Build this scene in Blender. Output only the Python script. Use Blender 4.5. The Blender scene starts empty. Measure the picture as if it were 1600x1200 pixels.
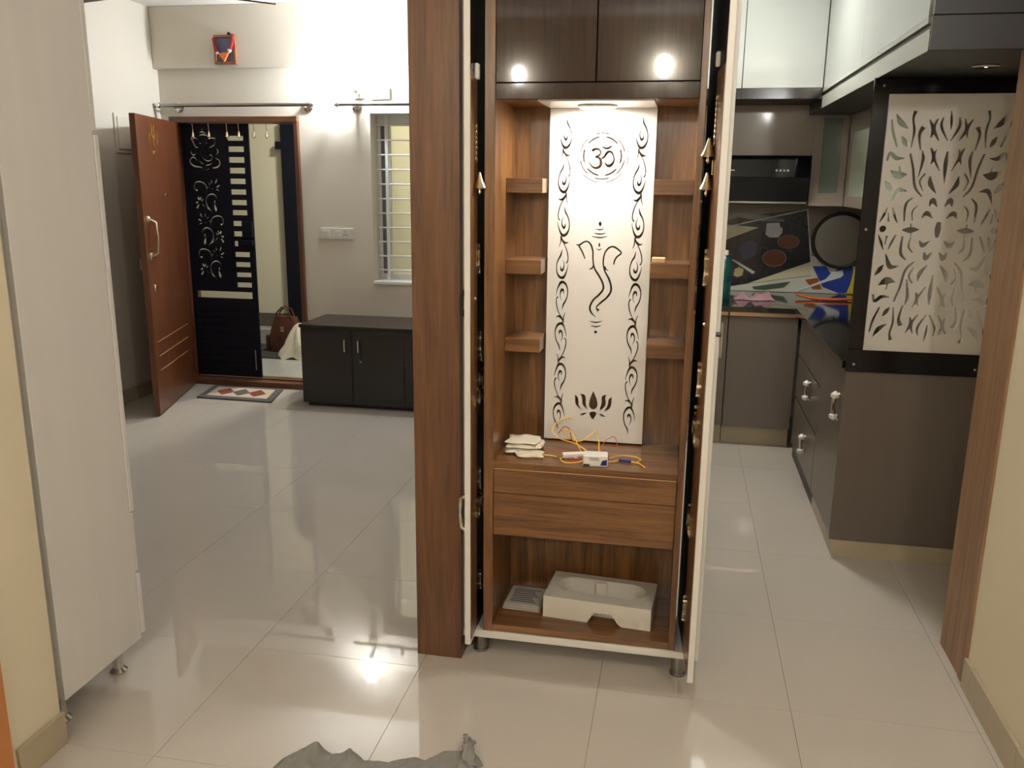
import bpy, bmesh, math, random
import numpy as np
from mathutils import Vector, Matrix, geometry

random.seed(7)
sc = bpy.context.scene
C = sc.collection
PI = math.pi

# ------------------------------------------------------------------ camera
cam_d = bpy.data.cameras.new('camera')
cam_d.sensor_fit = 'HORIZONTAL'; cam_d.sensor_width = 36.0
cam_d.lens = 1349.24 / 1600 * 36.0
cam_d.clip_start = 0.05; cam_d.clip_end = 60
cam = bpy.data.objects.new('camera', cam_d); C.objects.link(cam)
def cam_axes(yaw, pitch, roll):
    f = Vector((math.sin(yaw) * math.cos(pitch), math.cos(yaw) * math.cos(pitch), math.sin(pitch)))
    r0 = Vector((math.cos(yaw), -math.sin(yaw), 0)); u0 = r0.cross(f)
    return (r0 * math.cos(roll) + u0 * math.sin(roll), u0 * math.cos(roll) - r0 * math.sin(roll), f)
rt, up, fw = cam_axes(-.19094, -.23229, .01079)
mw = Matrix((rt, up, -fw)).transposed().to_4x4(); mw.translation = (0, 0, 1.6)
cam.matrix_world = mw
sc.camera = cam

# ------------------------------------------------------------------ world and exposure
w = bpy.data.worlds.new('night'); sc.world = w; w.use_nodes = True
w.node_tree.nodes['Background'].inputs[0].default_value = (0.05, 0.055, 0.07, 1)
w.node_tree.nodes['Background'].inputs[1].default_value = 0.3
sc.view_settings.view_transform = 'Standard'; sc.view_settings.look = 'None'
sc.view_settings.gamma = 1.0; sc.view_settings.use_curve_mapping = False
sc.view_settings.exposure = 0.35
# strengths of the lamps, the side one an added fill (their bulbs are built with the lamps below)
P_FAR, P_HALL, P_SIDE_FILL, P_PUJA, P_KITCHEN, P_OUT, P_SOFFIT = 40.0, 17.0, 21.0, 4.6, 23.0, 42.0, 2.5

# ------------------------------------------------------------------ helpers
ORIG = {}
def s2l(c):
    c = c / 255.0
    return c / 12.92 if c <= 0.04045 else ((c + 0.055) / 1.055) ** 2.4
def rgb(r, g, b): return (s2l(r), s2l(g), s2l(b), 1.0)

class G:
    """collects shapes in world coordinates"""
    def __init__(self): self.bm = bmesh.new()
    def mesh(self, verts, faces):
        vs = [self.bm.verts.new(v) for v in verts]
        for f in faces:
            try: self.bm.faces.new([vs[i] for i in f])
            except ValueError: pass
        return vs
    def box(self, x0, x1, y0, y1, z0, z1, bev=0.0, seg=1):
        v = [(x, y, z) for x in (x0, x1) for y in (y0, y1) for z in (z0, z1)]
        f = [(0, 1, 3, 2), (4, 6, 7, 5), (0, 4, 5, 1), (2, 3, 7, 6), (0, 2, 6, 4), (1, 5, 7, 3)]
        vs = self.mesh(v, f)
        if bev > 0:
            es = {e for x in vs for e in x.link_edges}
            bmesh.ops.bevel(self.bm, geom=list(es), offset=bev, segments=seg, affect='EDGES', profile=0.5, clamp_overlap=True)
        return self
    def tube(self, pts, r, seg=8, closed=False, flat=1.0):
        pts = [Vector(p) for p in pts]; n = len(pts)
        rs = list(r) if isinstance(r, (list, tuple)) else [r] * n
        rings = []; up0 = None
        for i, p in enumerate(pts):
            a = pts[i - 1] if (i > 0 or closed) else p
            b = pts[(i + 1) % n] if (i < n - 1 or closed) else p
            t = (b - a).normalized()
            if up0 is None:
                up0 = Vector((0, 0, 1)) if abs(t.z) < .9 else Vector((1, 0, 0))
            u = (up0 - t * up0.dot(t))
            u = u.normalized() if u.length > 1e-6 else t.orthogonal().normalized()
            up0 = u; v = t.cross(u)
            rings.append([self.bm.verts.new(p + (u * math.cos(k * 2 * PI / seg) * flat + v * math.sin(k * 2 * PI / seg)) * rs[i]) for k in range(seg)])
        m = n if closed else n - 1
        for i in range(m):
            A, B = rings[i], rings[(i + 1) % n]
            for k in range(seg):
                self.bm.faces.new((A[k], A[(k + 1) % seg], B[(k + 1) % seg], B[k]))
        if not closed:
            self.bm.faces.new(rings[0][::-1]); self.bm.faces.new(rings[-1])
        return self
    def lathe(self, prof, c, axis='z', seg=20, sx=1.0):
        """prof: (radius, height) pairs; both ends are closed"""
        def P(r, h, a):
            x, y = r * math.cos(a) * sx, r * math.sin(a)
            return {'z': (c[0] + x, c[1] + y, c[2] + h), 'y': (c[0] + x, c[1] + h, c[2] + y), 'x': (c[0] + h, c[1] + x, c[2] + y)}[axis]
        rings = [[self.bm.verts.new(P(max(r, 1e-4), h, k * 2 * PI / seg)) for k in range(seg)] for r, h in prof]
        for A, B in zip(rings, rings[1:]):
            for k in range(seg): self.bm.faces.new((A[k], A[(k + 1) % seg], B[(k + 1) % seg], B[k]))
        self.bm.faces.new(rings[0][::-1]); self.bm.faces.new(rings[-1])
        return self
    def prism(self, poly, plane, a, b):
        """poly in plane 'xz' | 'yz' | 'xy', extruded from a to b on the third axis"""
        def P(u, v, t): return {'xz': (u, t, v), 'yz': (t, u, v), 'xy': (u, v, t)}[plane]
        n = len(poly)
        self.mesh([P(u, v, a) for u, v in poly] + [P(u, v, b) for u, v in poly],
                  [tuple(range(n)), tuple(range(n, 2 * n))[::-1]] + [(i, (i + 1) % n, n + (i + 1) % n, n + i) for i in range(n)])
        return self
    def grid(self, fn, nu, nv, closed_u=False):
        vs = [[self.bm.verts.new(fn(i / nu, j / nv)) for j in range(nv + 1)] for i in range(nu + (0 if closed_u else 1))]
        m = len(vs)
        for i in range(nu):
            for j in range(nv):
                self.bm.faces.new((vs[i % m][j], vs[(i + 1) % m][j], vs[(i + 1) % m][j + 1], vs[i % m][j + 1]))
        return self
    def plate(self, outer, holes, plane, a, b):
        """flat board (or, with no outer, a set of raised marks) with real holes, built by a constrained triangulation"""
        pts, edges = [], []
        for poly in (outer or []) + holes:
            o = len(pts); n = len(poly)
            pts += [Vector((p[0], p[1])) for p in poly]; edges += [(o + i, o + (i + 1) % n) for i in range(n)]
        vs, es, fs, *_ = geometry.delaunay_2d_cdt(pts, edges, [], 0, 1e-6)
        V = np.array([(v.x, v.y) for v in vs]); T = np.array([f for f in fs if len(f) == 3])
        cen = V[T].mean(axis=1)
        def wind(poly):
            q = np.array([(p[0], p[1]) for p in poly]); wn = np.zeros(len(cen), int)
            for i in range(len(q)):
                x0, y0 = q[i]; x1, y1 = q[(i + 1) % len(q)]
                left = (x1 - x0) * (cen[:, 1] - y0) - (cen[:, 0] - x0) * (y1 - y0)
                wn += ((y0 <= cen[:, 1]) & (y1 > cen[:, 1]) & (left > 0)).astype(int)
                wn -= ((y0 > cen[:, 1]) & (y1 <= cen[:, 1]) & (left < 0)).astype(int)
            return wn != 0
        inh = np.zeros(len(cen), bool)
        for h in holes: inh |= wind(h)
        keep = inh if not outer else (np.any([wind(o) for o in outer], axis=0) & ~inh)
        T = T[keep]
        def P(u, v, t): return {'xz': (u, t, v), 'yz': (t, u, v), 'xy': (u, v, t)}[plane]
        used = sorted(set(T.ravel().tolist())); idx = {k: i for i, k in enumerate(used)}; n = len(used)
        cnt = {}
        for t in T.tolist():
            for i in range(3):
                e = (t[i], t[(i + 1) % 3]); cnt[e] = 1
        faces = [(idx[t[0]], idx[t[1]], idx[t[2]]) for t in T.tolist()] + [(n + idx[t[2]], n + idx[t[1]], n + idx[t[0]]) for t in T.tolist()]
        for (i, j) in cnt:
            if (j, i) not in cnt: faces.append((idx[j], idx[i], n + idx[i], n + idx[j]))
        self.mesh([P(V[k][0], V[k][1], a) for k in used] + [P(V[k][0], V[k][1], b) for k in used], faces)
        return self
    def xf(self, fn):
        for v in self.bm.verts: v.co = Vector(fn(v.co))
        return self

def smooth_path(pts, k=5):
    out = []
    n = len(pts)
    P = [np.array(p, float) for p in pts]
    for i in range(n - 1):
        p0 = P[i - 1] if i else 2 * P[0] - P[1]; p1, p2 = P[i], P[i + 1]
        p3 = P[i + 2] if i + 2 < n else 2 * P[-1] - P[-2]
        for j in range(k):
            t = j / k
            out.append(.5 * ((2 * p1) + (p2 - p0) * t + (2 * p0 - 5 * p1 + 4 * p2 - p3) * t * t + (3 * p1 - p0 - 3 * p2 + p3) * t ** 3))
    out.append(P[-1]); return out
def stroke(pts, k=4, grow=1.0):
    """tapered brush stroke (u, v, width) -> closed outline"""
    if len(pts) == 2 and math.dist(pts[0][:2], pts[1][:2]) < 1.3 * pts[0][2] and abs(pts[0][2] - pts[1][2]) < .15 * pts[0][2]:      # a round dot
        c = ((pts[0][0] + pts[1][0]) / 2, (pts[0][1] + pts[1][1]) / 2); r = pts[0][2] * .55
        return [(c[0] + r * math.cos(i * PI / 9), c[1] + r * math.sin(i * PI / 9)) for i in range(18)]
    q = smooth_path(pts, k); L, R = [], []
    for i, p in enumerate(q):
        d = (q[min(i + 1, len(q) - 1)] - q[max(i - 1, 0)])[:2]; d = d / (np.hypot(*d) + 1e-9)
        h = max(p[2], 5e-4) * .5 * grow
        L.append((p[0] - d[1] * h, p[1] + d[0] * h)); R.append((p[0] + d[1] * h, p[1] - d[0] * h))
    return L + R[::-1]

def obj(name, g, m, parent=None, smooth=False, kind=None, doubles=False):
    bm = g.bm
    if doubles: bmesh.ops.remove_doubles(bm, verts=bm.verts, dist=1e-5)
    bmesh.ops.recalc_face_normals(bm, faces=bm.faces)
    if parent is None:
        co = np.array([v.co for v in bm.verts]); lo, hi = co.min(0), co.max(0)
        org = Vector(((lo[0] + hi[0]) / 2, (lo[1] + hi[1]) / 2, lo[2]))
    else: org = ORIG[parent.name]
    for v in bm.verts: v.co -= org
    me = bpy.data.meshes.new(name); bm.to_mesh(me); bm.free()
    if smooth:
        for p in me.polygons: p.use_smooth = True
        try: me.set_sharp_from_angle(angle=math.radians(42))
        except Exception: pass
    me.materials.append(m)
    o = bpy.data.objects.new(name, me); C.objects.link(o)
    if parent is None: o.location = org
    else: o.parent = parent
    ORIG[o.name] = org
    if kind: o['kind'] = kind
    return o
def thing(name, label, cat, loc, group=None):
    o = bpy.data.objects.new(name, None); o.empty_display_size = .05; C.objects.link(o)
    o.location = loc; ORIG[o.name] = Vector(loc)
    return tag(o, label, cat, group)
def tag(o, label, cat, group=None):
    o['label'] = label; o['category'] = cat
    if group: o['group'] = group
    return o
def struct(name, g, m, parent=None, **k):
    o = obj(name, g, m, parent, **k)
    if parent is None: o['kind'] = 'structure'
    return o
def B(*a, **k): return G().box(*a, **k)

# ------------------------------------------------------------------ materials
def mat(name, col, rough=.5, metal=0.0, var=0.0, vscale=6.0, bump=0.0, bscale=60.0, coat=0.0, emit=None, trans=0.0, spec=.5, stretch=(1, 1, 1), alpha=None):
    m = bpy.data.materials.new(name); m.use_nodes = True; nt = m.node_tree; b = nt.nodes['Principled BSDF']
    b.inputs['Base Color'].default_value = col; b.inputs['Roughness'].default_value = rough; b.inputs['Metallic'].default_value = metal
    b.inputs['Specular IOR Level'].default_value = spec; b.inputs['Coat Weight'].default_value = coat; b.inputs['Coat Roughness'].default_value = .08
    b.inputs['Transmission Weight'].default_value = trans
    if alpha is not None: b.inputs['Alpha'].default_value = alpha
    if emit: b.inputs['Emission Color'].default_value = emit[0]; b.inputs['Emission Strength'].default_value = emit[1]
    if var or bump:
        tc = nt.nodes.new('ShaderNodeTexCoord'); mp = nt.nodes.new('ShaderNodeMapping'); mp.inputs['Scale'].default_value = stretch
        nt.links.new(tc.outputs['Object'], mp.inputs[0])
    if var:
        n = nt.nodes.new('ShaderNodeTexNoise'); n.inputs['Scale'].default_value = vscale; n.inputs['Detail'].default_value = 4
        nt.links.new(mp.outputs[0], n.inputs['Vector'])
        mx = nt.nodes.new('ShaderNodeMix'); mx.data_type = 'RGBA'
        mx.inputs[6].default_value = tuple(c * (1 - var) for c in col[:3]) + (1,); mx.inputs[7].default_value = tuple(min(1, c * (1 + var)) for c in col[:3]) + (1,)
        nt.links.new(n.outputs['Fac'], mx.inputs[0]); nt.links.new(mx.outputs[2], b.inputs['Base Color'])
    if bump:
        n2 = nt.nodes.new('ShaderNodeTexNoise'); n2.inputs['Scale'].default_value = bscale; n2.inputs['Detail'].default_value = 3
        nt.links.new(mp.outputs[0], n2.inputs['Vector'])
        bp = nt.nodes.new('ShaderNodeBump'); bp.inputs['Strength'].default_value = bump; bp.inputs['Distance'].default_value = .01
        nt.links.new(n2.outputs['Fac'], bp.inputs['Height']); nt.links.new(bp.outputs[0], b.inputs['Normal'])
    return m
def wood(name, c1, c2, axis='z', fine=38.0, rough=.35, coat=.15, bump=.06, spec=.5):
    m = bpy.data.materials.new(name); m.use_nodes = True; nt = m.node_tree; b = nt.nodes['Principled BSDF']
    b.inputs['Roughness'].default_value = rough; b.inputs['Coat Weight'].default_value = coat; b.inputs['Coat Roughness'].default_value = .06; b.inputs['Specular IOR Level'].default_value = spec
    tc = nt.nodes.new('ShaderNodeTexCoord'); mp = nt.nodes.new('ShaderNodeMapping')
    mp.inputs['Scale'].default_value = {'z': (1, 1, .05), 'x': (.05, 1, 1), 'y': (1, .05, 1)}[axis]
    nt.links.new(tc.outputs['Object'], mp.inputs[0])
    n1 = nt.nodes.new('ShaderNodeTexNoise'); n1.inputs['Scale'].default_value = fine; n1.inputs['Detail'].default_value = 7; n1.inputs['Roughness'].default_value = .65
    n1.inputs['Distortion'].default_value = .6
    nt.links.new(mp.outputs[0], n1.inputs['Vector'])
    n2 = nt.nodes.new('ShaderNodeTexNoise'); n2.inputs['Scale'].default_value = fine * 5; n2.inputs['Detail'].default_value = 3
    nt.links.new(mp.outputs[0], n2.inputs['Vector'])
    ad = nt.nodes.new('ShaderNodeMath'); ad.operation = 'MULTIPLY_ADD'; ad.inputs[1].default_value = .35
    nt.links.new(n2.outputs['Fac'], ad.inputs[0]); nt.links.new(n1.outputs['Fac'], ad.inputs[2])
    cr = nt.nodes.new('ShaderNodeValToRGB'); cr.color_ramp.elements[0].position = .48; cr.color_ramp.elements[1].position = .86
    cr.color_ramp.elements[0].color = c1; cr.color_ramp.elements[1].color = c2
    nt.links.new(ad.outputs[0], cr.inputs[0]); nt.links.new(cr.outputs[0], b.inputs['Base Color'])
    bp = nt.nodes.new('ShaderNodeBump'); bp.inputs['Strength'].default_value = bump; bp.inputs['Distance'].default_value = .004
    nt.links.new(ad.outputs[0], bp.inputs['Height']); nt.links.new(bp.outputs[0], b.inputs['Normal'])
    return m

M = {}
M['wall'] = mat('wall_paint', rgb(214, 206, 192), .75, var=.03, vscale=2, bump=.04, bscale=90)
M['wall_hall'] = mat('wall_paint_cream', rgb(222, 211, 186), .7, var=.03, vscale=2, bump=.04, bscale=90)
M['wall_out'] = mat('corridor_paint', rgb(216, 211, 190), .75, var=.05, vscale=1.5)
M['ceil'] = mat('ceiling_paint', rgb(228, 224, 215), .8, var=.02)
M['tile'] = mat('vitrified_tile', rgb(191, 183, 173), .028, var=.05, vscale=1.3, spec=.5)
M['grout'] = mat('tile_grout', rgb(150, 140, 122), .6)
M['skirt'] = mat('skirting_tile', rgb(176, 163, 138), .25, var=.04)
M['skirt_dark'] = mat('dark_skirting', rgb(96, 90, 78), .4)
M['teak_v'] = wood('teak_laminate_upright', rgb(80, 50, 26), rgb(136, 94, 54), 'z', rough=.3, coat=.25)
M['teak_h'] = wood('teak_laminate_level', rgb(82, 52, 27), rgb(136, 94, 54), 'x', rough=.3, coat=.25)
M['teak_gloss'] = wood('dark_gloss_laminate', rgb(34, 22, 18), rgb(54, 35, 28), 'z', rough=.05, coat=.0, bump=.0, spec=.22)
M['pillar'] = wood('pillar_laminate', rgb(78, 50, 30), rgb(112, 75, 47), 'z', fine=46, rough=.38, coat=.15)
M['jamb'] = wood('jamb_wood', rgb(120, 88, 62), rgb(160, 124, 92), 'z', fine=30, rough=.45, coat=.05)
M['door_wood'] = wood('door_veneer', rgb(82, 44, 25), rgb(114, 66, 40), 'z', fine=30, rough=.35, coat=.2)
M['frame_wood'] = wood('door_frame_wood', rgb(72, 42, 28), rgb(110, 68, 44), 'z', fine=30, rough=.4)
M['frame_wood_x'] = wood('door_frame_wood_level', rgb(72, 42, 28), rgb(120, 78, 50), 'x', fine=30, rough=.4)
M['white'] = mat('white_laminate', rgb(224, 220, 213), .35, var=.02, vscale=20, bump=.02, bscale=300, stretch=(1, 1, .1))
M['white_tall'] = mat('white_grain_laminate', rgb(222, 219, 216), .42, var=.05, vscale=14, stretch=(1, 1, .05))
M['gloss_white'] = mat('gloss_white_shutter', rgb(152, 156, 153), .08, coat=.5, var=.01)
M['acrylic'] = mat('white_cut_panel', rgb(222, 219, 213), .3, var=.015, coat=.2)
M['screen'] = mat('cream_cut_panel', rgb(214, 208, 197), .35, var=.03, vscale=8, stretch=(1, 1, .2))
M['kit_brown'] = mat('grey_brown_laminate', rgb(104, 94, 85), .33, var=.06, vscale=40, stretch=(1, 1, .06), coat=.1)
M['kit_upper'] = mat('taupe_laminate', rgb(150, 138, 128), .3, var=.05, vscale=40, stretch=(1, 1, .06), coat=.2)
M['kit_grey'] = mat('pale_grey_fascia', rgb(158, 160, 153), .3, coat=.2)
M['charcoal'] = mat('charcoal_board', rgb(42, 41, 41), .4, var=.1, vscale=25, spec=.3)
M['black_frame'] = mat('black_gloss_board', rgb(18, 18, 20), .16, spec=.4)
M['granite'] = mat('black_granite', rgb(18, 18, 19), .06, var=.4, vscale=220, coat=.5)
M['black_panel'] = mat('black_door_panel', rgb(12, 13, 17), .45, spec=.15)
M['black_glass'] = mat('black_glass', rgb(12, 14, 20), .06, coat=.4)
M['bronze'] = mat('bronze_profile', rgb(200, 170, 150), .25, metal=1.0)
M['chrome'] = mat('chrome', rgb(215, 212, 206), .12, metal=1.0)
M['steel'] = mat('brushed_steel', rgb(150, 148, 144), .3, metal=1.0)
M['brass'] = mat('pale_brass', rgb(214, 198, 166), .25, metal=1.0)
M['gilt'] = mat('worn_gilt', rgb(158, 108, 74), .4, metal=.4, var=.15, vscale=40)
M['gold'] = mat('gold_decal', rgb(214, 166, 84), .35, metal=.8)
M['dark_wood'] = wood('wenge_laminate', rgb(24, 20, 18), rgb(40, 33, 28), 'x', fine=40, rough=.3, coat=.15)
M['steel_door'] = mat('black_painted_steel', rgb(20, 23, 34), .6, spec=.2)
M['plastic_w'] = mat('white_switch_plastic', rgb(224, 220, 210), .35)
M['plastic_d'] = mat('dark_plastic', rgb(30, 28, 28), .4)
M['foam'] = mat('expanded_foam', rgb(214, 208, 196), .8, var=.05, vscale=120, bump=.25, bscale=240)
M['cloth_cream'] = mat('cream_cotton', rgb(216, 206, 184), .9, var=.06, vscale=60, bump=.3, bscale=320)
M['cloth_grey'] = mat('grey_cotton', rgb(134, 132, 127), .95, var=.12, vscale=30, bump=.25, bscale=400)
M['pink'] = mat('faded_pink_cloth', rgb(168, 130, 138), .9, var=.15, vscale=60)
M['paper'] = mat('newsprint', rgb(172, 166, 156), .85, var=.1, vscale=50)
M['ink'] = mat('grey_print', rgb(92, 90, 92), .8)
M['yellow'] = mat('yellow_wire', rgb(236, 190, 70), .4)
M['orange'] = mat('orange_wire', rgb(206, 96, 40), .4)
M['red'] = mat('red_wire', rgb(160, 40, 30), .4)
M['blue'] = mat('blue_sleeve', rgb(28, 34, 110), .4)
M['hose'] = mat('orange_rubber_hose', rgb(206, 104, 30), .4)
M['teal'] = mat('teal_plastic', rgb(40, 110, 108), .25, trans=.5)
M['leather'] = mat('brown_leather', rgb(84, 46, 34), .45, var=.2, vscale=14, bump=.1, bscale=80)
M['poly'] = mat('white_plastic_bag', rgb(222, 216, 198), .45, var=.06, vscale=8)
M['glass'] = mat('clear_glass', rgb(235, 245, 240), .02, trans=1.0)
M['glass_tint'] = mat('frosted_green_glass', rgb(178, 190, 172), .25, var=.05, coat=.3)
M['frost'] = mat('frosted_window_glass', rgb(238, 238, 220), .45, trans=.92)
M['alu'] = mat('grey_aluminium', rgb(120, 122, 126), .35, metal=.7)
M['grill'] = mat('white_enamel_bar', rgb(226, 226, 222), .4)
M['mat_grey'] = mat('grey_mat_pile', rgb(92, 88, 86), .95, var=.2, vscale=90, bump=.3, bscale=300)
M['mat_cream'] = mat('cream_mat_pile', rgb(196, 180, 160), .95, var=.12, vscale=90, bump=.3, bscale=300)
M['mat_red'] = mat('red_mat_pile', rgb(128, 60, 48), .95, var=.12, vscale=90, bump=.3, bscale=300)
M['stone'] = mat('corridor_stone', rgb(168, 170, 168), .25, var=.12, vscale=5)
M['rubber'] = mat('dark_rubber_mat', rgb(52, 50, 48), .8)
def lamp_mat(name, col, strength): return mat(name, (0, 0, 0, 1), .5, emit=(col, strength), spec=0)
# ---- outlines of the cut-outs, in metres (x, z, stroke width)
VINE = [
  [(-0.3899,1.7981,0.0009),(-0.3857,1.7797,0.004),(-0.3775,1.7646,0.0034),(-0.3724,1.7453,0.0026),(-0.3735,1.7232,0.0034),(-0.3824,1.7072,0.0063),(-0.3933,1.7038,0.0075),(-0.4016,1.7135,0.0046),(-0.4079,1.7315,0.0023),(-0.4118,1.7494,0.0009)],
  [(-0.3919,1.7651,0.0009),(-0.3971,1.7522,0.002),(-0.3967,1.7384,0.0032),(-0.391,1.7287,0.0063),(-0.3865,1.7337,0.004),(-0.3856,1.7426,0.0011)],
  [(-0.3993,1.7015,0.0046),(-0.3971,1.6926,0.004),(-0.3898,1.6821,0.0063),(-0.3816,1.6788,0.0046),(-0.3736,1.6822,0.0012)],
  [(-0.3997,1.6954,0.0029),(-0.4002,1.6801,0.0026),(-0.4057,1.6655,0.0012)],
  [(-0.3897,1.6782,0.0023),(-0.3812,1.6615,0.0026),(-0.3748,1.6397,0.0029),(-0.374,1.6215,0.0026),(-0.3793,1.6116,0.0041)]]
OM = [
  [(-0.3047,1.693,0.0086),(-0.2943,1.6997,0.0074),(-0.2814,1.6981,0.0057),(-0.2754,1.6887,0.0051),(-0.2808,1.6799,0.0057),(-0.2935,1.6743,0.0069)],
  [(-0.2921,1.6751,0.0052),(-0.279,1.6705,0.0074),(-0.2737,1.6558,0.0086),(-0.2796,1.6432,0.0086),(-0.2953,1.6409,0.0063),(-0.3086,1.6514,0.004),(-0.3157,1.6686,0.0011)],
  [(-0.273,1.6705,0.0046),(-0.2635,1.6753,0.0069),(-0.254,1.6891,0.008),(-0.2427,1.6911,0.0063),(-0.2336,1.6782,0.0046),(-0.2327,1.6616,0.0057),(-0.2425,1.6485,0.0097),(-0.2539,1.6484,0.0074),(-0.2623,1.6595,0.0014)],
  [(-0.2756,1.713,0.0011),(-0.2659,1.7042,0.0046),(-0.253,1.7021,0.0063),(-0.2402,1.7093,0.0057)],
  [(-0.2623,1.7235,0.0028),(-0.2621,1.7164,0.004)]]
OMC = (-0.2698, 1.6774)
OMR = 0.0838
GANESH = [
  [(-0.348,1.3914,0.0026),(-0.3358,1.3908,0.0051),(-0.3232,1.3999,0.0045),(-0.3104,1.4025,0.0045),(-0.2985,1.3923,0.0051),(-0.2908,1.3697,0.0051),(-0.2899,1.3442,0.0045),(-0.2845,1.3156,0.0051),(-0.2682,1.2904,0.0058),(-0.2552,1.2667,0.0058),(-0.2525,1.2458,0.0058),(-0.2661,1.2259,0.0058),(-0.2849,1.2074,0.0058),(-0.2954,1.1824,0.0056),(-0.2892,1.1634,0.0056),(-0.2741,1.1503,0.0016)],
  [(-0.3383,1.3875,0.0051),(-0.3254,1.3656,0.0045),(-0.3164,1.3448,0.0032)],
  [(-0.2202,1.3283,0.0038),(-0.2173,1.343,0.0045),(-0.2098,1.3553,0.0045),(-0.1969,1.367,0.0045),(-0.2075,1.3787,0.0051),(-0.2221,1.3872,0.0051),(-0.2363,1.3843,0.0051),(-0.2486,1.3707,0.0045),(-0.2543,1.3516,0.0045),(-0.2548,1.3292,0.0045),(-0.2488,1.3055,0.0051),(-0.2351,1.2818,0.0058),(-0.2265,1.2564,0.0058),(-0.2271,1.237,0.0058),(-0.2399,1.2171,0.0058),(-0.2587,1.2002,0.0058),(-0.2717,1.1865,0.004),(-0.2722,1.1785,0.004),(-0.2649,1.1731,0.0103)],
  [(-0.3018,1.3112,0.0016),(-0.2932,1.3137,0.0045),(-0.288,1.3225,0.0039)],
  [(-0.2374,1.3087,0.0016),(-0.2459,1.3126,0.0045),(-0.2501,1.3224,0.0038)],
  [(-0.2836,1.4443,0.0016),(-0.2702,1.4418,0.0038),(-0.2569,1.4449,0.0016)],
  [(-0.2895,1.4307,0.0016),(-0.2697,1.4277,0.0038),(-0.2501,1.4316,0.0016)],
  [(-0.2962,1.4198,0.0016),(-0.2693,1.416,0.0038),(-0.2446,1.4207,0.0016)],
  [(-0.2701,1.469,0.0019),(-0.2698,1.4609,0.0089),(-0.2696,1.4528,0.0016)],
  [(-0.2703,1.3996,0.0013),(-0.27,1.3917,0.0057),(-0.2698,1.3854,0.0013)],
  [(-0.2799,1.3807,0.0016),(-0.2708,1.3756,0.0032),(-0.2617,1.3805,0.0016)],
  [(-0.2939,1.1354,0.0016),(-0.2735,1.1319,0.0044),(-0.2529,1.1371,0.0016)],
  [(-0.2903,1.1203,0.0016),(-0.273,1.117,0.0044),(-0.256,1.1217,0.0016)],
  [(-0.2733,1.1036,0.0096),(-0.273,1.0939,0.0096)]]
LOTUS = [
  [(-0.2741,0.893),(-0.2614,0.8644),(-0.2579,0.8436),(-0.2631,0.8298),(-0.2723,0.8241),(-0.2827,0.8286),(-0.288,0.8417),(-0.2846,0.863)],
  [(-0.3186,0.8799),(-0.3046,0.8778),(-0.2994,0.8663),(-0.2989,0.8495),(-0.296,0.8349),(-0.2891,0.8248),(-0.3033,0.8324),(-0.311,0.8446),(-0.3124,0.8635)],
  [(-0.3374,0.8759),(-0.3268,0.8656),(-0.3244,0.8522),(-0.3232,0.8388),(-0.3113,0.8243),(-0.3258,0.831),(-0.3357,0.8452)],
  [(-0.2283,0.8822),(-0.2415,0.8773),(-0.2448,0.8654),(-0.2443,0.8507),(-0.2499,0.8247),(-0.234,0.8366),(-0.2297,0.8537),(-0.232,0.8703)],
  [(-0.2099,0.8758),(-0.2204,0.8647),(-0.2223,0.8499),(-0.2259,0.8371),(-0.2351,0.8218),(-0.2183,0.83),(-0.2108,0.8464)],
  [(-0.2862,0.811),(-0.2803,0.8177),(-0.266,0.8186),(-0.2609,0.8117),(-0.2654,0.8009),(-0.2733,0.7898),(-0.2818,0.7998)],
  [(-0.3189,0.8038),(-0.3088,0.8109),(-0.2953,0.813),(-0.3025,0.8062),(-0.3106,0.8022)],
  [(-0.2519,0.8123),(-0.2413,0.8117),(-0.2288,0.8032),(-0.2389,0.8025),(-0.2472,0.8063)]]
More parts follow.
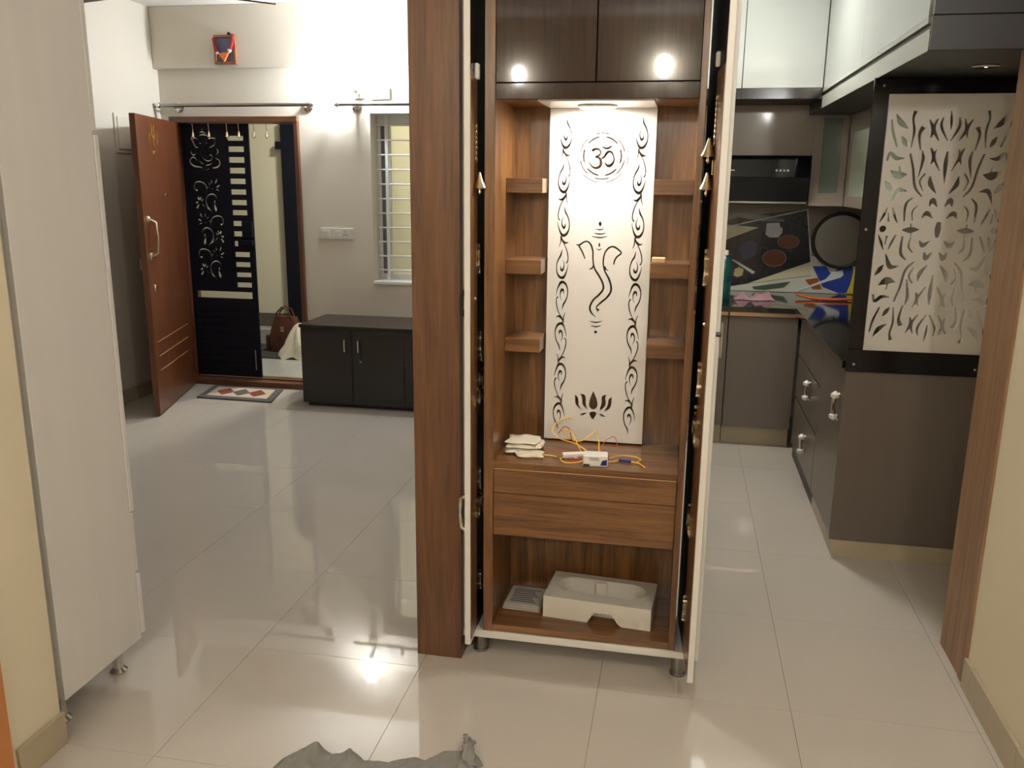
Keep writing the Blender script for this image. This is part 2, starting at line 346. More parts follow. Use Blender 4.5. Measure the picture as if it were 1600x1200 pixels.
SCREEN = [
  [(0.7736,1.843,0.006),(0.783,1.7979,0.012),(0.8041,1.7409,0.008)],
  [(0.7891,1.865,0.003),(0.8095,1.8315,0.0239),(0.8383,1.8085,0.004)],
  [(0.8597,1.8761,0.0159),(0.8529,1.8457,0.0099),(0.8615,1.8008,0.012),(0.8562,1.7382,0.004)],
  [(0.8178,1.7806,0.004),(0.8304,1.7594,0.022),(0.842,1.7391,0.004)],
  [(0.8934,1.8161,0.0199),(0.8819,1.7855,0.014),(0.892,1.7287,0.006)],
  [(0.9127,1.8427,0.0059),(0.9296,1.8075,0.0179),(0.924,1.7759,0.006)],
  [(0.9418,1.8465,0.0049),(0.9324,1.8075,0.0159),(0.9531,1.7645,0.005)],
  [(0.9614,1.8521,0.0049),(0.9581,1.817,0.0129),(0.9846,1.7646,0.004)],
  [(0.7727,1.6882,0.0081),(0.782,1.7175,0.0141),(0.8068,1.6982,0.0181),(0.837,1.6984,0.004)],
  [(0.8558,1.716,0.01),(0.8735,1.6577,0.0131),(0.8868,1.5892,0.0131),(0.9154,1.553,0.0051)],
  [(0.8986,1.7278,0.005),(0.9055,1.692,0.016),(0.8944,1.6227,0.004)],
  [(0.9283,1.7375,0.006),(0.9433,1.7048,0.018),(0.9354,1.6757,0.006)],
  [(0.9504,1.7318,0.005),(0.9445,1.7019,0.014),(0.9691,1.6507,0.004)],
  [(0.789,1.6511,0.003),(0.8213,1.6327,0.0364),(0.854,1.6379,0.003)],
  [(0.8203,1.669,0.004),(0.8257,1.6455,0.0081)],
  [(0.772,1.6125,0.003),(0.7877,1.59,0.0244),(0.8024,1.5684,0.0051)],
  [(0.8582,1.573,0.0041),(0.8256,1.5746,0.0223),(0.8051,1.5246,0.0041)],
  [(0.9188,1.6405,0.007),(0.9023,1.611,0.0091),(0.9168,1.5738,0.004)],
  [(0.9377,1.6309,0.006),(0.9431,1.5996,0.0221),(0.9669,1.5646,0.004)],
  [(0.8837,1.5476,0.0051),(0.8611,1.5195,0.0142),(0.8616,1.4535,0.0082)],
  [(0.9061,1.5172,0.0041),(0.8886,1.495,0.0091),(0.8918,1.4571,0.0041)],
  [(0.9482,1.5139,0.0051),(0.9585,1.5388,0.0242),(0.9775,1.5134,0.004)],
  [(0.9256,1.4697,0.0051),(0.9416,1.488,0.0223),(0.9656,1.4685,0.0041)],
  [(0.7943,1.5085,0.0041),(0.7837,1.4802,0.0113),(0.7695,1.4497,0.0041)],
  [(0.8125,1.5087,0.0041),(0.8224,1.4789,0.0112),(0.8362,1.448,0.0051)],
  [(0.7983,1.4885,0.0041),(0.803,1.4524,0.0072)]]
SCREEN_C = (0.9905, 1.425)
SCREEN_AXIS = [
  [(0.9917,1.8756,0.0039),(0.9968,1.8407,0.0118),(0.9982,1.8056,0.004)],
  [(0.993,1.7243,0.008),(0.9916,1.6732,0.018),(0.9943,1.6032,0.004)]]
SCREEN_MID = [
  [(0.7833,1.4379,0.0246),(0.786,1.4116,0.0247)],
  [(0.8573,1.4222,0.0051),(0.8888,1.4229,0.0245),(0.9203,1.4235,0.0051)],
  [(0.9869,1.4559,0.0081),(0.9905,1.425,0.0264),(0.9941,1.394,0.0081)],
  [(0.8871,1.448,0.0051),(0.8925,1.3977,0.0051)]]
STEEL_FIG = [
  [(-3.6673,1.8827,0.0079),(-3.6513,1.853,0.0123),(-3.63,1.8124,0.0101),(-3.6071,1.8152,0.0034)],
  [(-3.6712,1.8729,0.0056),(-3.6366,1.8827,0.0078),(-3.6032,1.8639,0.0045)],
  [(-3.5435,1.8613,0.0045),(-3.5115,1.8802,0.0089),(-3.4662,1.8765,0.0089)],
  [(-3.4652,1.8733,0.0078),(-3.4819,1.8291,0.0112),(-3.526,1.8101,0.0056)],
  [(-3.6026,1.8477,0.009),(-3.5882,1.8369,0.0135)],
  [(-3.5484,1.837,0.0112),(-3.5365,1.8559,0.0089)],
  [(-3.6117,1.8881,0.0045),(-3.5829,1.9032,0.0112),(-3.5464,1.9017,0.0101),(-3.5216,1.8909,0.0045)],
  [(-3.6036,1.9124,0.0034),(-3.575,1.9258,0.0123),(-3.5395,1.9124,0.0045)],
  [(-3.5836,1.9339,0.0045),(-3.5672,1.9473,0.0134)],
  [(-3.6588,1.7988,0.0045),(-3.6732,1.7742,0.0124),(-3.6531,1.7553,0.0113),(-3.6288,1.7744,0.0067),(-3.6334,1.7934,0.0034)],
  [(-3.4652,1.8076,0.0056),(-3.4518,1.7834,0.0145),(-3.4656,1.7617,0.009)],
  [(-3.4407,1.7688,0.0045),(-3.4613,1.7536,0.0078)],
  [(-3.5942,1.799,0.0045),(-3.5856,1.7529,0.0079),(-3.5605,1.7204,0.009),(-3.5241,1.7152,0.009),(-3.501,1.7371,0.0101),(-3.5147,1.7587,0.009),(-3.5306,1.7505,0.0045)],
  [(-3.5682,1.8181,0.0045),(-3.5628,1.7693,0.0067),(-3.538,1.7342,0.0045)],
  [(-3.5393,1.7965,0.0045),(-3.5422,1.7586,0.0056),(-3.5337,1.7342,0.0034)],
  [(-3.612,1.731,0.0034),(-3.5987,1.7038,0.0101),(-3.5754,1.6876,0.0056)],
  [(-3.5635,1.6822,0.0045),(-3.5325,1.6852,0.0101),(-3.4974,1.7045,0.0045)],
  [(-3.6146,1.6983,0.0034),(-3.634,1.7254,0.009),(-3.6574,1.7406,0.0113),(-3.6834,1.7251,0.0147),(-3.6825,1.6978,0.0158),(-3.6565,1.6761,0.0136),(-3.6077,1.6682,0.0079),(-3.5865,1.6629,0.0079)],
  [(-3.585,1.6591,0.0068),(-3.5926,1.641,0.0079)],
  [(-3.4798,1.7345,0.0034),(-3.4503,1.7211,0.0101),(-3.4431,1.694,0.0146),(-3.4663,1.6693,0.0157),(-3.5098,1.6619,0.0045)],
  [(-3.5613,1.6713,0.0079),(-3.5634,1.644,0.0113)],
  [(-3.5527,1.6468,0.009),(-3.5333,1.6595,0.0068)]]
STEEL_FLOWER = [
  [(-3.5721,1.4605,0.0031),(-3.563,1.5019,0.01),(-3.5744,1.5393,0.01),(-3.6105,1.5598,0.0092),(-3.653,1.5549,0.0092),(-3.6674,1.5232,0.0108),(-3.6592,1.4992,0.0093),(-3.6392,1.4965,0.02)],
  [(-3.5449,1.562,0.0031),(-3.5395,1.5456,0.0123),(-3.5356,1.5307,0.0031)],
  [(-3.5233,1.5831,0.0031),(-3.5198,1.5623,0.0138),(-3.5179,1.5436,0.0031)],
  [(-3.4726,1.5911,0.0031),(-3.4846,1.5642,0.0153),(-3.498,1.5416,0.0031)],
  [(-3.4533,1.5362,0.0031),(-3.4724,1.527,0.0138),(-3.488,1.5193,0.0031)],
  [(-3.4616,1.4912,0.0031),(-3.4768,1.5015,0.0107),(-3.4908,1.5043,0.0031)],
  [(-3.52,1.5159,0.0092),(-3.5158,1.5055,0.0108)],
  [(-3.5597,1.523,0.0077),(-3.5485,1.5156,0.0077)],
  [(-3.5288,1.3327,0.0046),(-3.5586,1.3625,0.0116),(-3.5745,1.3963,0.0116),(-3.5741,1.4341,0.01),(-3.5491,1.4645,0.01),(-3.5127,1.4688,0.01),(-3.4884,1.4466,0.0092),(-3.4881,1.4278,0.0046)],
  [(-3.5051,1.4238,0.0123),(-3.5067,1.4034,0.017)],
  [(-3.5106,1.3958,0.0108),(-3.5015,1.3596,0.0262),(-3.4962,1.3408,0.0077)],
  [(-3.6447,1.4482,0.017),(-3.633,1.4257,0.0232)],
  [(-3.6194,1.4485,0.0154),(-3.6218,1.4183,0.0108)],
  [(-3.5993,1.4352,0.0108),(-3.6136,1.4146,0.0108)],
  [(-3.6653,1.4025,0.0155),(-3.6411,1.4089,0.0108)],
  [(-3.6585,1.3608,0.0202),(-3.6408,1.3915,0.0139)],
  [(-3.6148,1.3995,0.0077),(-3.5954,1.377,0.0093)],
  [(-3.5906,1.3847,0.0062),(-3.5552,1.3512,0.0077)]]
SLOTS = [(-3.368, -3.24, 1.861, 1.896), (-3.367, -3.239, 1.78, 1.82), (-3.368, -3.24, 1.702, 1.743), (-3.367, -3.24, 1.624, 1.665), (-3.368, -3.241, 1.547, 1.586), (-3.367, -3.241, 1.469, 1.507), (-3.366, -3.241, 1.391, 1.429), (-3.365, -3.242, 1.316, 1.354), (-3.365, -3.29, 1.235, 1.273), (-3.365, -3.287, 1.157, 1.196), (-3.365, -3.332, 1.082, 1.122), (-3.365, -3.241, 1.001, 1.039), (-3.364, -3.242, 0.925, 0.962), (-3.363, -3.238, 0.847, 0.883), (-3.363, -3.239, 0.768, 0.806), (-3.705, -3.238, 0.679, 0.732)]
# ------------------------------------------------------------------ the setting
XL, YF, ZC = -3.88, 6.12, 2.79          # living room left wall, far wall, ceiling
flo = struct('floor', B(XL - .1, 1.45, -1.7, YF + .01, -.08, -.004), M['grout'])
JX = [-3.88, -3.79, -3.19, -2.59, -1.99, -1.39, -.79, -.19, .41, .955, 1.40]
JY = [-1.69] + [1.907 + .6 * k for k in range(-5, 8)]; JY = [y for y in JY if y < YF - .05] + [YF]
for i in range(len(JX) - 1):
    for j in range(len(JY) - 1):
        x0, x1, y0, y1 = JX[i], JX[i + 1], JY[j], JY[j + 1]
        if x1 - x0 < .05 or y1 - y0 < .02: continue
        if x1 < -1.75 and y1 < 1.95: continue
        struct('tile', B(x0 + .0006, x1 - .0006, y0 + .0006, y1 - .0006, -.012, 0, bev=.0004), M['tile'], flo)
struct('ceiling', B(XL - .1, 1.45, -1.7, YF + .2, ZC, ZC + .1), M['ceil'])
g = G()
DX0, DX1, DZ = -3.80, -2.78, 2.03       # entrance opening
WX0, WX1, WZ0, WZ1 = -2.237, -1.33, .852, 2.05   # window opening
for b in ((XL - .1, DX0, 0, ZC), (DX0, DX1, DZ, ZC), (DX1, WX0, 0, ZC), (WX0, WX1, 0, WZ0), (WX0, WX1, WZ1, ZC), (WX1, 1.45, 0, ZC)):
    g.box(b[0], b[1], YF, YF + .2, b[2], b[3])
struct('wall_far', g, M['wall'])
struct('trim_1', B(XL, -.45, 6.06, YF, 2.362, ZC, bev=.004), M['wall'])
struct('wall_left', B(XL - .1, XL, 1.79, YF, 0, ZC), M['wall'])
struct('wall_near_left', B(XL, -1.682, 1.79, 1.908, 0, ZC), M['wall_hall'])
struct('wall_hall_left', B(-1.80, -1.68, -1.6, 1.91, 0, ZC, bev=.002), M['wall_hall'])
struct('wall_near', B(-1.8, 1.43, -1.7, -1.6, 0, ZC), M['wall_hall'])
g = B(.985, 1.43, -1.6, 2.765, 0, ZC); g.box(1.06, 1.43, 2.765, 3.04, 0, ZC)
struct('wall_right', g, M['wall_hall'])
struct('wall_kitchen_right', B(1.33, 1.43, 3.04, YF, 0, ZC), M['wall'])
struct('wall_kitchen_left', B(-.42, -.28, 3.06, YF, 0, ZC), M['wall'])
# wooden lining of the wall end beside the kitchen
j = struct('trim_2', B(.983, 1.058, 2.83, 3.042, 0, 2.79, bev=.002), M['jamb'])
struct('edge_strip', B(.979, 1.05, 2.767, 2.828, 0, 2.79, bev=.003), M['jamb'], j)
struct('trim_3', B(.72, .978, 3.0, 3.05, 2.145, 2.79, bev=.002), M['jamb'])
# skirting tiles
def skirting(name, axis, fixed, a, b, t, h, m, step=.6, out=1):
    base = struct(name, B(*( (min(fixed, fixed + out * t * .6), max(fixed, fixed + out * t * .6), a, b) if axis == 'y' else (a, b, min(fixed, fixed + out * t * .6), max(fixed, fixed + out * t * .6))), 0, h - .006), M['grout'])
    p = a
    while p < b - .01:
        q = min(p + step, b); lo, hi = sorted((fixed, fixed + out * t))
        bx = (lo, hi, p + .001, q - .001) if axis == 'y' else (p + .001, q - .001, lo, hi)
        struct('skirting_tile', B(*bx, .0005, h, bev=.0015), m, base); p = q
skirting('baseboard_right', 'y', .985, -1.6, 2.765, .013, .105, M['skirt'], out=-1, step=.39)
skirting('baseboard_hall_left', 'y', -1.68, -1.6, 1.70, .012, .1, M['skirt'], out=1)
struct('baseboard_hall_corner', B(-1.68, -1.667, 1.735, 1.912, 0, .1, bev=.0015), M['skirt'])
skirting('baseboard_left', 'y', XL, 1.93, YF, .012, .1, M['skirt'], out=1)
skirting('baseboard_far', 'x', YF, DX1 + .03, -.42, .012, .1, M['skirt'], out=-1)
struct('trim_4', B(-1.69, -1.662, 1.60, 1.712, 0, 2.1, bev=.004), mat('orange_door_frame', rgb(190, 124, 70), .4, var=.1, vscale=20, stretch=(1, 1, .1)))

# outside the entrance: the corridor
struct('floor_outside', B(-5.6, -.6, YF + .2, 8.3, -.1, -.004), M['stone'])
struct('wall_outside', B(-5.6, -.6, 8.0, 8.1, 0, ZC), M['wall_out'])
struct('wall_outside_left', B(-5.7, -5.6, YF + .2, 8.1, 0, ZC), M['wall_out'])
struct('wall_outside_right', B(-.6, -.5, YF + .2, 8.1, 0, ZC), M['wall_out'])
struct('ceiling_outside', B(-5.7, -.5, YF + .2, 8.1, ZC, ZC + .1), M['ceil'])
struct('trim_5', B(-5.6, -.6, 7.82, 8.0, -.004, .135, bev=.004), M['stone'])
struct('baseboard_outside', B(-5.6, -.6, 7.985, 8.0, .135, .27), M['skirt_dark'])
t = thing('corridor_light', 'round ceiling light in the corridor beyond the entrance', 'ceiling light', (-2.7, 7.1, ZC))
obj('housing', G().lathe([(.10, -.02), (.11, 0)], (-2.7, 7.1, ZC), seg=24), M['plastic_w'], t)
obj('diffuser', G().lathe([(.02, -.035), (.08, -.03), (.095, -.021)], (-2.7, 7.1, ZC), seg=24), lamp_mat('corridor_glow', (1, .95, .82, 1), P_OUT / (PI * .03)), t)

# ------------------------------------------------------------------ entrance: wooden frame, door leaf, steel doors
fr = struct('door_1', B(DX0, DX1, 6.085, 6.27, 1.985, DZ, bev=.003), M['frame_wood_x'])
struct('jamb', B(DX0, DX0 + .055, 6.085, 6.27, 0, 1.985, bev=.003), M['frame_wood'], fr)
struct('jamb', B(DX1 - .03, DX1, 6.085, 6.27, 0, 1.985, bev=.003), M['frame_wood'], fr)
struct('threshold', B(DX0, DX1, 6.06, 6.27, 0, .045, bev=.004), M['frame_wood_x'], fr)
struct('threshold_strip', B(DX0 + .05, DX1 - .05, 6.14, 6.2, .045, .055, bev=.002), M['frame_wood_x'], fr)
# open leaf: local u along the leaf from the hinge, thickness behind
H0 = Vector((-3.722, 6.075, 0)); H1 = Vector((-3.432, 5.125, 0)); du = (H1 - H0).normalized(); dn = Vector((-du.y, du.x, 0))
if dn.x < 0: dn = -dn                   # dn points at the viewer's side (into the room, +x)
LW = (H1 - H0).length
def leafmap(p): q = H0 + du * p[0] + dn * p[1]; return (q.x, q.y, p[2])
t = thing('entrance_door', 'open brown wooden entrance door leaf with brass pull handle and gold emblem', 'door', ((H0 + H1) / 2)[:])
obj('leaf', B(0, LW, -.038, 0, .012, 1.985, bev=.002).xf(leafmap), M['door_wood'], t)
gm = mat('pale_groove_line', rgb(176, 128, 84), .5)
for k, (zz, a, b) in enumerate(((.50, .14, .92), (.40, .16, .90), (.30, .18, .90))):
    obj('groove', B(a, b, -.0005, .0012, zz, zz + .006).xf(leafmap), gm, t)
pz = 1.20; hu = LW - .10
h = obj('handle', G().tube([leafmap((hu, .012, pz + .115)), leafmap((hu, .045, pz + .10)), leafmap((hu, .052, pz)), leafmap((hu, .045, pz - .10)), leafmap((hu, .012, pz - .115))], [.012, .009, .007, .009, .012], 10), M['brass'], t, smooth=True)
for s in (1, -1):
    obj('rose', G().lathe([(.026, 0), (.024, .006), (.012, .014)], (0, 0, 0), 'y', 16).xf(lambda p, s=s: leafmap((hu + p.x, p.y, pz + s * .12 + p.z))), M['brass'], h, smooth=True)
obj('keyhole_plate', G().lathe([(.016, 0), (.014, .006)], (0, 0, 0), 'y', 12).xf(lambda p: leafmap((LW - .13 + p.x, p.y, .865 + p.z * 1.5))), M['brass'], t, smooth=True)
obj('peephole', G().lathe([(.012, 0), (.01, .005)], (0, 0, 0), 'y', 12).xf(lambda p: leafmap((.45 + p.x, p.y, 1.47 + p.z))), M['brass'], t, smooth=True)
em = [[(.52, 1.93, .006), (.545, 1.90, .01), (.53, 1.86, .012), (.56, 1.835, .012), (.55, 1.79, .008)], [(.60, 1.935, .004), (.585, 1.91, .010), (.59, 1.87, .012), (.56, 1.852, .012)],
      [(.47, 1.90, .005), (.455, 1.86, .008), (.475, 1.82, .008), (.49, 1.815, .004)], [(.54, 1.765, .004), (.58, 1.75, .012), (.61, 1.765, .004)], [(.63, 1.88, .004), (.65, 1.845, .008), (.63, 1.81, .005)]]
obj('gold_emblem', G().plate(None, [stroke(e, grow=1.7) for e in em], 'xz', .0005, .004).xf(lambda p: leafmap((p.x + .09, p.y, p.z))), M['gold'], t)
# steel safety doors
t = thing('steel_safety_door', 'closed black steel safety door leaf with cut-out elephant figure, flowers and slots', 'door', (-3.46, 6.15, .05))
holes = [stroke(s, grow=.82) for s in STEEL_FIG]
fx = np.mean([p[0] for s in STEEL_FLOWER for p in s])
for k in range(3):
    for s in STEEL_FLOWER:
        q = [((2 * fx - p[0] if k == 1 else p[0]), p[1] - .253 * k, p[2]) for p in s]
        holes.append(stroke(q, grow=.9))
for (x0, x1, z0, z1) in SLOTS: holes.append([(x0, z0), (x1, z0), (x1, z1), (x0, z1)])
obj('leaf', G().plate([[(-3.744, .06), (-3.197, .06), (-3.197, 1.983), (-3.744, 1.983)]], holes, 'xz', 6.145, 6.16), M['steel_door'], t)
obj('lock_box', B(-3.30, -3.20, 6.12, 6.1445, 1.09, 1.13, bev=.003), M['steel_door'], t)
obj('lock_box', B(-3.285, -3.2, 6.125, 6.1445, 1.15, 1.27, bev=.003), M['steel_door'], t)
for k in range(9): obj('rib', B(-3.72, -3.22, 6.1415, 6.1448, .12 + k * .06, .145 + k * .06, bev=.001), M['steel_door'], t)
obj('tower_bolt', G().tube([(-3.235, 6.135, .12), (-3.235, 6.135, .28)], .006, 8), M['steel'], t, smooth=True)
t = thing('neighbour_door', 'dark steel and timber door across the corridor beyond the entrance', 'door', (-3.3, 7.95, .136))
obj('frame', G().box(-3.80, -3.655, 7.93, 7.985, .1355, 2.12).box(-2.95, -2.80, 7.93, 7.985, .1355, 2.12).box(-3.6549, -2.9501, 7.93, 7.985, 1.99, 2.12), M['steel_door'], t)
obj('timber_panel', B(-3.654, -2.951, 7.95, 7.98, 1.06, 1.989), M['frame_wood'], t)
obj('steel_panel', B(-3.654, -2.951, 7.95, 7.98, .136, 1.0595), M['steel_door'], t)
for s in ([(-3.60, .62, .014), (-3.56, .74, .02), (-3.50, .84, .02), (-3.44, .88, .012)], [(-3.62, .40, .012), (-3.55, .50, .02), (-3.50, .60, .012)], [(-3.4, .5, .012), (-3.3, .62, .02), (-3.2, .8, .012)]):
    obj('scroll', G().plate(None, [stroke(s)], 'xz', 7.943, 7.9495), M['alu'], t)
obj('latch', B(-3.86, -3.801, 7.93, 7.96, 1.86, 1.93, bev=.004), M['steel_door'], t)
# door bells hanging under the head of the frame
for k, x in enumerate((-3.62, -3.49, -3.345, -3.25, -3.13, -3.03)):
    t = tag(obj('hanging_bell', G().tube([(x, 6.10, 1.985), (x + .003, 6.10, 1.925)], .003, 6).lathe([(.003, 0), (.008, -.01), (.011, -.03), (.017, -.04), (.004, -.043), (.005, -.055)], (x + .003, 6.10, 1.925), seg=10), M['brass'], None, smooth=True),
            ['small brass bell nearest the door hinge under the entrance lintel', 'small brass bell second from the hinge under the entrance lintel', 'small brass bell hanging before the left half of the slots', 'small brass bell hanging before the right half of the slots', 'small brass bell hanging at the left of the open gap', 'small brass bell hanging at the right of the open gap'][k], 'bell', 'bells under the entrance lintel')

# ------------------------------------------------------------------ window
wn = struct('window_1', B(WX0, WX1, YF + .155, YF + .19, WZ0, WZ0 + .045), M['grill'])
struct('window_sill', B(WX0 - .0, WX1, YF - .012, YF + .15, WZ0 - .02, WZ0 + .004, bev=.003), M['grill'], wn)
struct('window_frame', B(WX0, WX1, YF + .155, YF + .19, WZ1 - .075, WZ1), M['grill'], wn)
struct('window_frame', B(WX0 + .062, WX0 + .095, YF + .15, YF + .185, WZ0 + .045, WZ1 - .075), M['grill'], wn)
struct('window_frame', B(WX1 - .05, WX1, YF + .15, YF + .185, WZ0 + .045, WZ1 - .075), M['grill'], wn)
struct('sliding_rail', B(WX0 + .022, WX0 + .0615, YF + .16, YF + .18, WZ0 + .045, WZ1 - .075), M['alu'], wn)
struct('window_frame', B(WX0, WX0 + .0215, YF + .155, YF + .19, WZ0 + .045, WZ1 - .075), M['grill'], wn)
struct('pane', B(WX0 + .0955, WX1 - .05, YF + .165, YF + .171, WZ0 + .045, WZ1 - .075), M['frost'], wn)
for k in range(11):
    z = .975 + k * .1045 - .045
    struct('grill_bar', G().tube([(WX0 + .012, YF + .10, z), (WX1, YF + .10, z)], .006, 8), M['grill'], wn, smooth=True)
for x in (WX0 + .085, WX0 + .5): struct('grill_bar', B(x - .011, x + .011, YF + .094, YF + .106, WZ0, WZ1), M['grill'], wn)

# ------------------------------------------------------------------ things on the far wall
def curtain_rod(x0, x1, z, label, brackets):
    t = thing('curtain_rod', label, 'curtain rod', ((x0 + x1) / 2, 6.04, z), 'curtain rods on the far wall')
    obj('rod', G().tube([(x0, 6.04, z), (x1, 6.04, z)], .0125, 12), M['steel'], t, smooth=True)
    for s, x in ((-1, x0), (1, x1)):
        obj('finial', G().lathe([(.013, 0), (.02, s * .006), (.021, s * .02), (.012, s * .032), (.016, s * .036)], (x, 6.04, z), 'x', 14), M['chrome'], t, smooth=True)
    for x in brackets:
        b = obj('bracket', G().tube([(x, 6.119, z - .01), (x, 6.06, z - .012), (x, 6.04, z - .004)], .008, 8), M['chrome'], t, smooth=True)
        obj('flange', G().lathe([(.036, .119), (.036, .112), (.02, .104)], (x, 6.0, z - .01), 'y', 18), M['chrome'], b, smooth=True)
curtain_rod(-3.83, -2.66, 2.105, 'steel curtain rod above the entrance doorway', (-3.72, -2.70))
curtain_rod(-2.43, -1.2, 2.105, 'steel curtain rod above the barred window', (-2.33, -1.35))
t = thing('wall_lamp', 'glowing bare bulb in a white holder on the far wall above the window', 'lamp', (-2.31, 6.08, 2.2))
obj('holder', G().lathe([(.020, -.02), (.024, .0), (.024, .035), (.019, .05)], (-2.31, 6.03, 2.205), seg=18), M['plastic_w'], t, smooth=True)
obj('arm', G().tube([(-2.31, 6.119, 2.19), (-2.31, 6.07, 2.185), (-2.31, 6.03, 2.19)], .011, 8), M['plastic_w'], t, smooth=True)
obj('back_plate', B(-2.345, -2.275, 6.108, 6.12, 2.15, 2.23, bev=.003), M['plastic_w'], t)
obj('bulb', G().lathe([(.016, .0), (.022, .02), (.036, .05), (.04, .075), (.034, .1), (.018, .114), (.004, .118)], (-2.31, 6.01, 2.256), seg=20), lamp_mat('bulb_glow', (.90, .95, 1, 1), P_FAR / (PI * .017)), t, smooth=True)
def plate(name, x0, x1, z0, z1, y, label, cat, mods):
    t = thing(name, label, cat, ((x0 + x1) / 2, y, z0))
    obj('cover', B(x0, x1, y - .011, y, z0, z1, bev=.003), M['plastic_w'], t)
    for kind, a, b in mods:
        if kind == 'r':
            obj('rocker', B(x0 + a, x0 + b, y - .016, y - .011, z0 + .018, z1 - .018, bev=.002), M['plastic_w'], t)
        else:
            c = (x0 + (a + b) / 2); zc = (z0 + z1) / 2
            s = obj('socket_face', B(x0 + a, x0 + b, y - .0125, y - .0105, z0 + .012, z1 - .012), M['plastic_w'], t)
            for dx, dz in ((0, .014), (-.011, -.008), (.011, -.008)):
                obj('pin_hole', B(c + dx - .0025, c + dx + .0025, y - .0131, y - .012, zc + dz - .006, zc + dz + .006), M['plastic_d'], s)
plate('socket_plate', -2.227, -2.083, 2.143, 2.223, YF, 'white power socket plate beside the glowing wall bulb', 'socket', (('r', .015, .055), ('s', .062, .115)))
plate('switch_plate', -2.643, -2.387, 1.157, 1.239, YF, 'white switch and socket plate between doorway and window', 'switch', (('r', .02, .075), ('r', .12, .16), ('s', .17, .225)))
# framed picture with garland on the beam
t = thing('framed_picture', 'small gilt framed picture with a flower garland high on the far wall', 'picture', (-3.285, 6.05, 2.385))
for bx in ((-3.37, -3.2, 2.385, 2.403), (-3.37, -3.2, 2.565, 2.583), (-3.37, -3.352, 2.403, 2.565), (-3.218, -3.2, 2.403, 2.565)):
    obj('frame_bar', B(bx[0], bx[1], 6.036, 6.059, bx[2], bx[3], bev=.003), M['gilt'], t)
obj('print', B(-3.352, -3.218, 6.046, 6.052, 2.403, 2.565), mat('blue_grey_print', rgb(96, 96, 124), .4, var=.35, vscale=26), t)
M['red_flowers'] = mat('red_flowers', rgb(150, 36, 46), .8, bump=.5, bscale=120)
gar = obj('garland_strand', G().tube([(-3.362, 6.03, 2.56), (-3.352, 6.024, 2.50), (-3.335, 6.02, 2.462)], .011, 8), M['red_flowers'], t, smooth=True)
obj('garland_strand', G().tube([(-3.213, 6.03, 2.585), (-3.215, 6.024, 2.53), (-3.235, 6.02, 2.475)], .012, 8), M['red_flowers'], t, smooth=True)
obj('garland_bead', G().lathe([(.004, -.014), (.015, 0), (.004, .014)], (-3.335, 6.02, 2.458), seg=10), M['plastic_w'], gar, smooth=True)
obj('garland_bead', G().lathe([(.004, -.016), (.017, 0), (.004, .016)], (-3.238, 6.02, 2.475), seg=10), M['plastic_w'], gar, smooth=True)
obj('garland_tip', G().prism([(-3.325, 2.455), (-3.245, 2.462), (-3.27, 2.42), (-3.282, 2.40), (-3.30, 2.425)], 'xz', 6.012, 6.03), mat('orange_flowers', rgb(236, 120, 50), .8, bump=.5, bscale=120), gar)
obj('hook', G().lathe([(.012, 0), (.014, .012), (.004, .02)], (-3.25, 6.045, 2.583), seg=10), M['plastic_d'], t, smooth=True)
# left wall
t = thing('fuse_box', 'flat pale fuse box cover on the left wall above the open door', 'fuse box', (XL, 5.66, 1.75))
obj('cover', B(XL, XL + .012, 5.54, 5.79, 1.755, 2.02, bev=.003), M['wall'], t)
obj('lid', B(XL + .012, XL + .02, 5.562, 5.768, 1.778, 1.998, bev=.003), M['wall'], t)
t = thing('switch_plate', 'small switch plate on the left wall behind the open door', 'switch', (XL, 5.76, .92))
obj('cover', B(XL, XL + .011, 5.70, 5.82, .925, 1.01, bev=.003), M['plastic_w'], t)
for a in (5.72, 5.765): obj('rocker', B(XL + .011, XL + .016, a, a + .035, .945, .99, bev=.002), M['plastic_w'], t)

# ------------------------------------------------------------------ shoe cabinet, mat, corridor things, fan
t = thing('shoe_cabinet', 'low dark brown shoe cabinet with silver bow handles below the window', 'cabinet', (-1.86, 5.86, 0))
obj('body', B(-2.608, -1.10, 5.642, 6.10, .03, .572), M['dark_wood'], t)
obj('top', B(-2.622, -1.09, 5.612, 6.105, .572, .594, bev=.002), M['dark_wood'], t)
obj('plinth', B(-2.59, -1.12, 5.66, 6.09, 0, .03), M['plastic_d'], t)
for k in range(4):
    x0 = -2.615 + k * .381
    d = obj('door', B(x0 + .0015, x0 + .3795, 5.622, 5.641, .028, .570, bev=.0015), M['dark_wood'], t)
    hx = x0 + (.335 if k % 2 == 0 else .055)
    obj('handle', G().tube([(hx, 5.621, .505), (hx, 5.600, .495), (hx, 5.598, .455), (hx, 5.600, .415), (hx, 5.621, .405)], .0055, 8), M['chrome'], d, smooth=True)
    if k % 2: obj('lock', G().lathe([(.009, 0), (.008, -.006)], (hx + .01, 5.622, .345), 'y', 12), M['steel'], d, smooth=True)
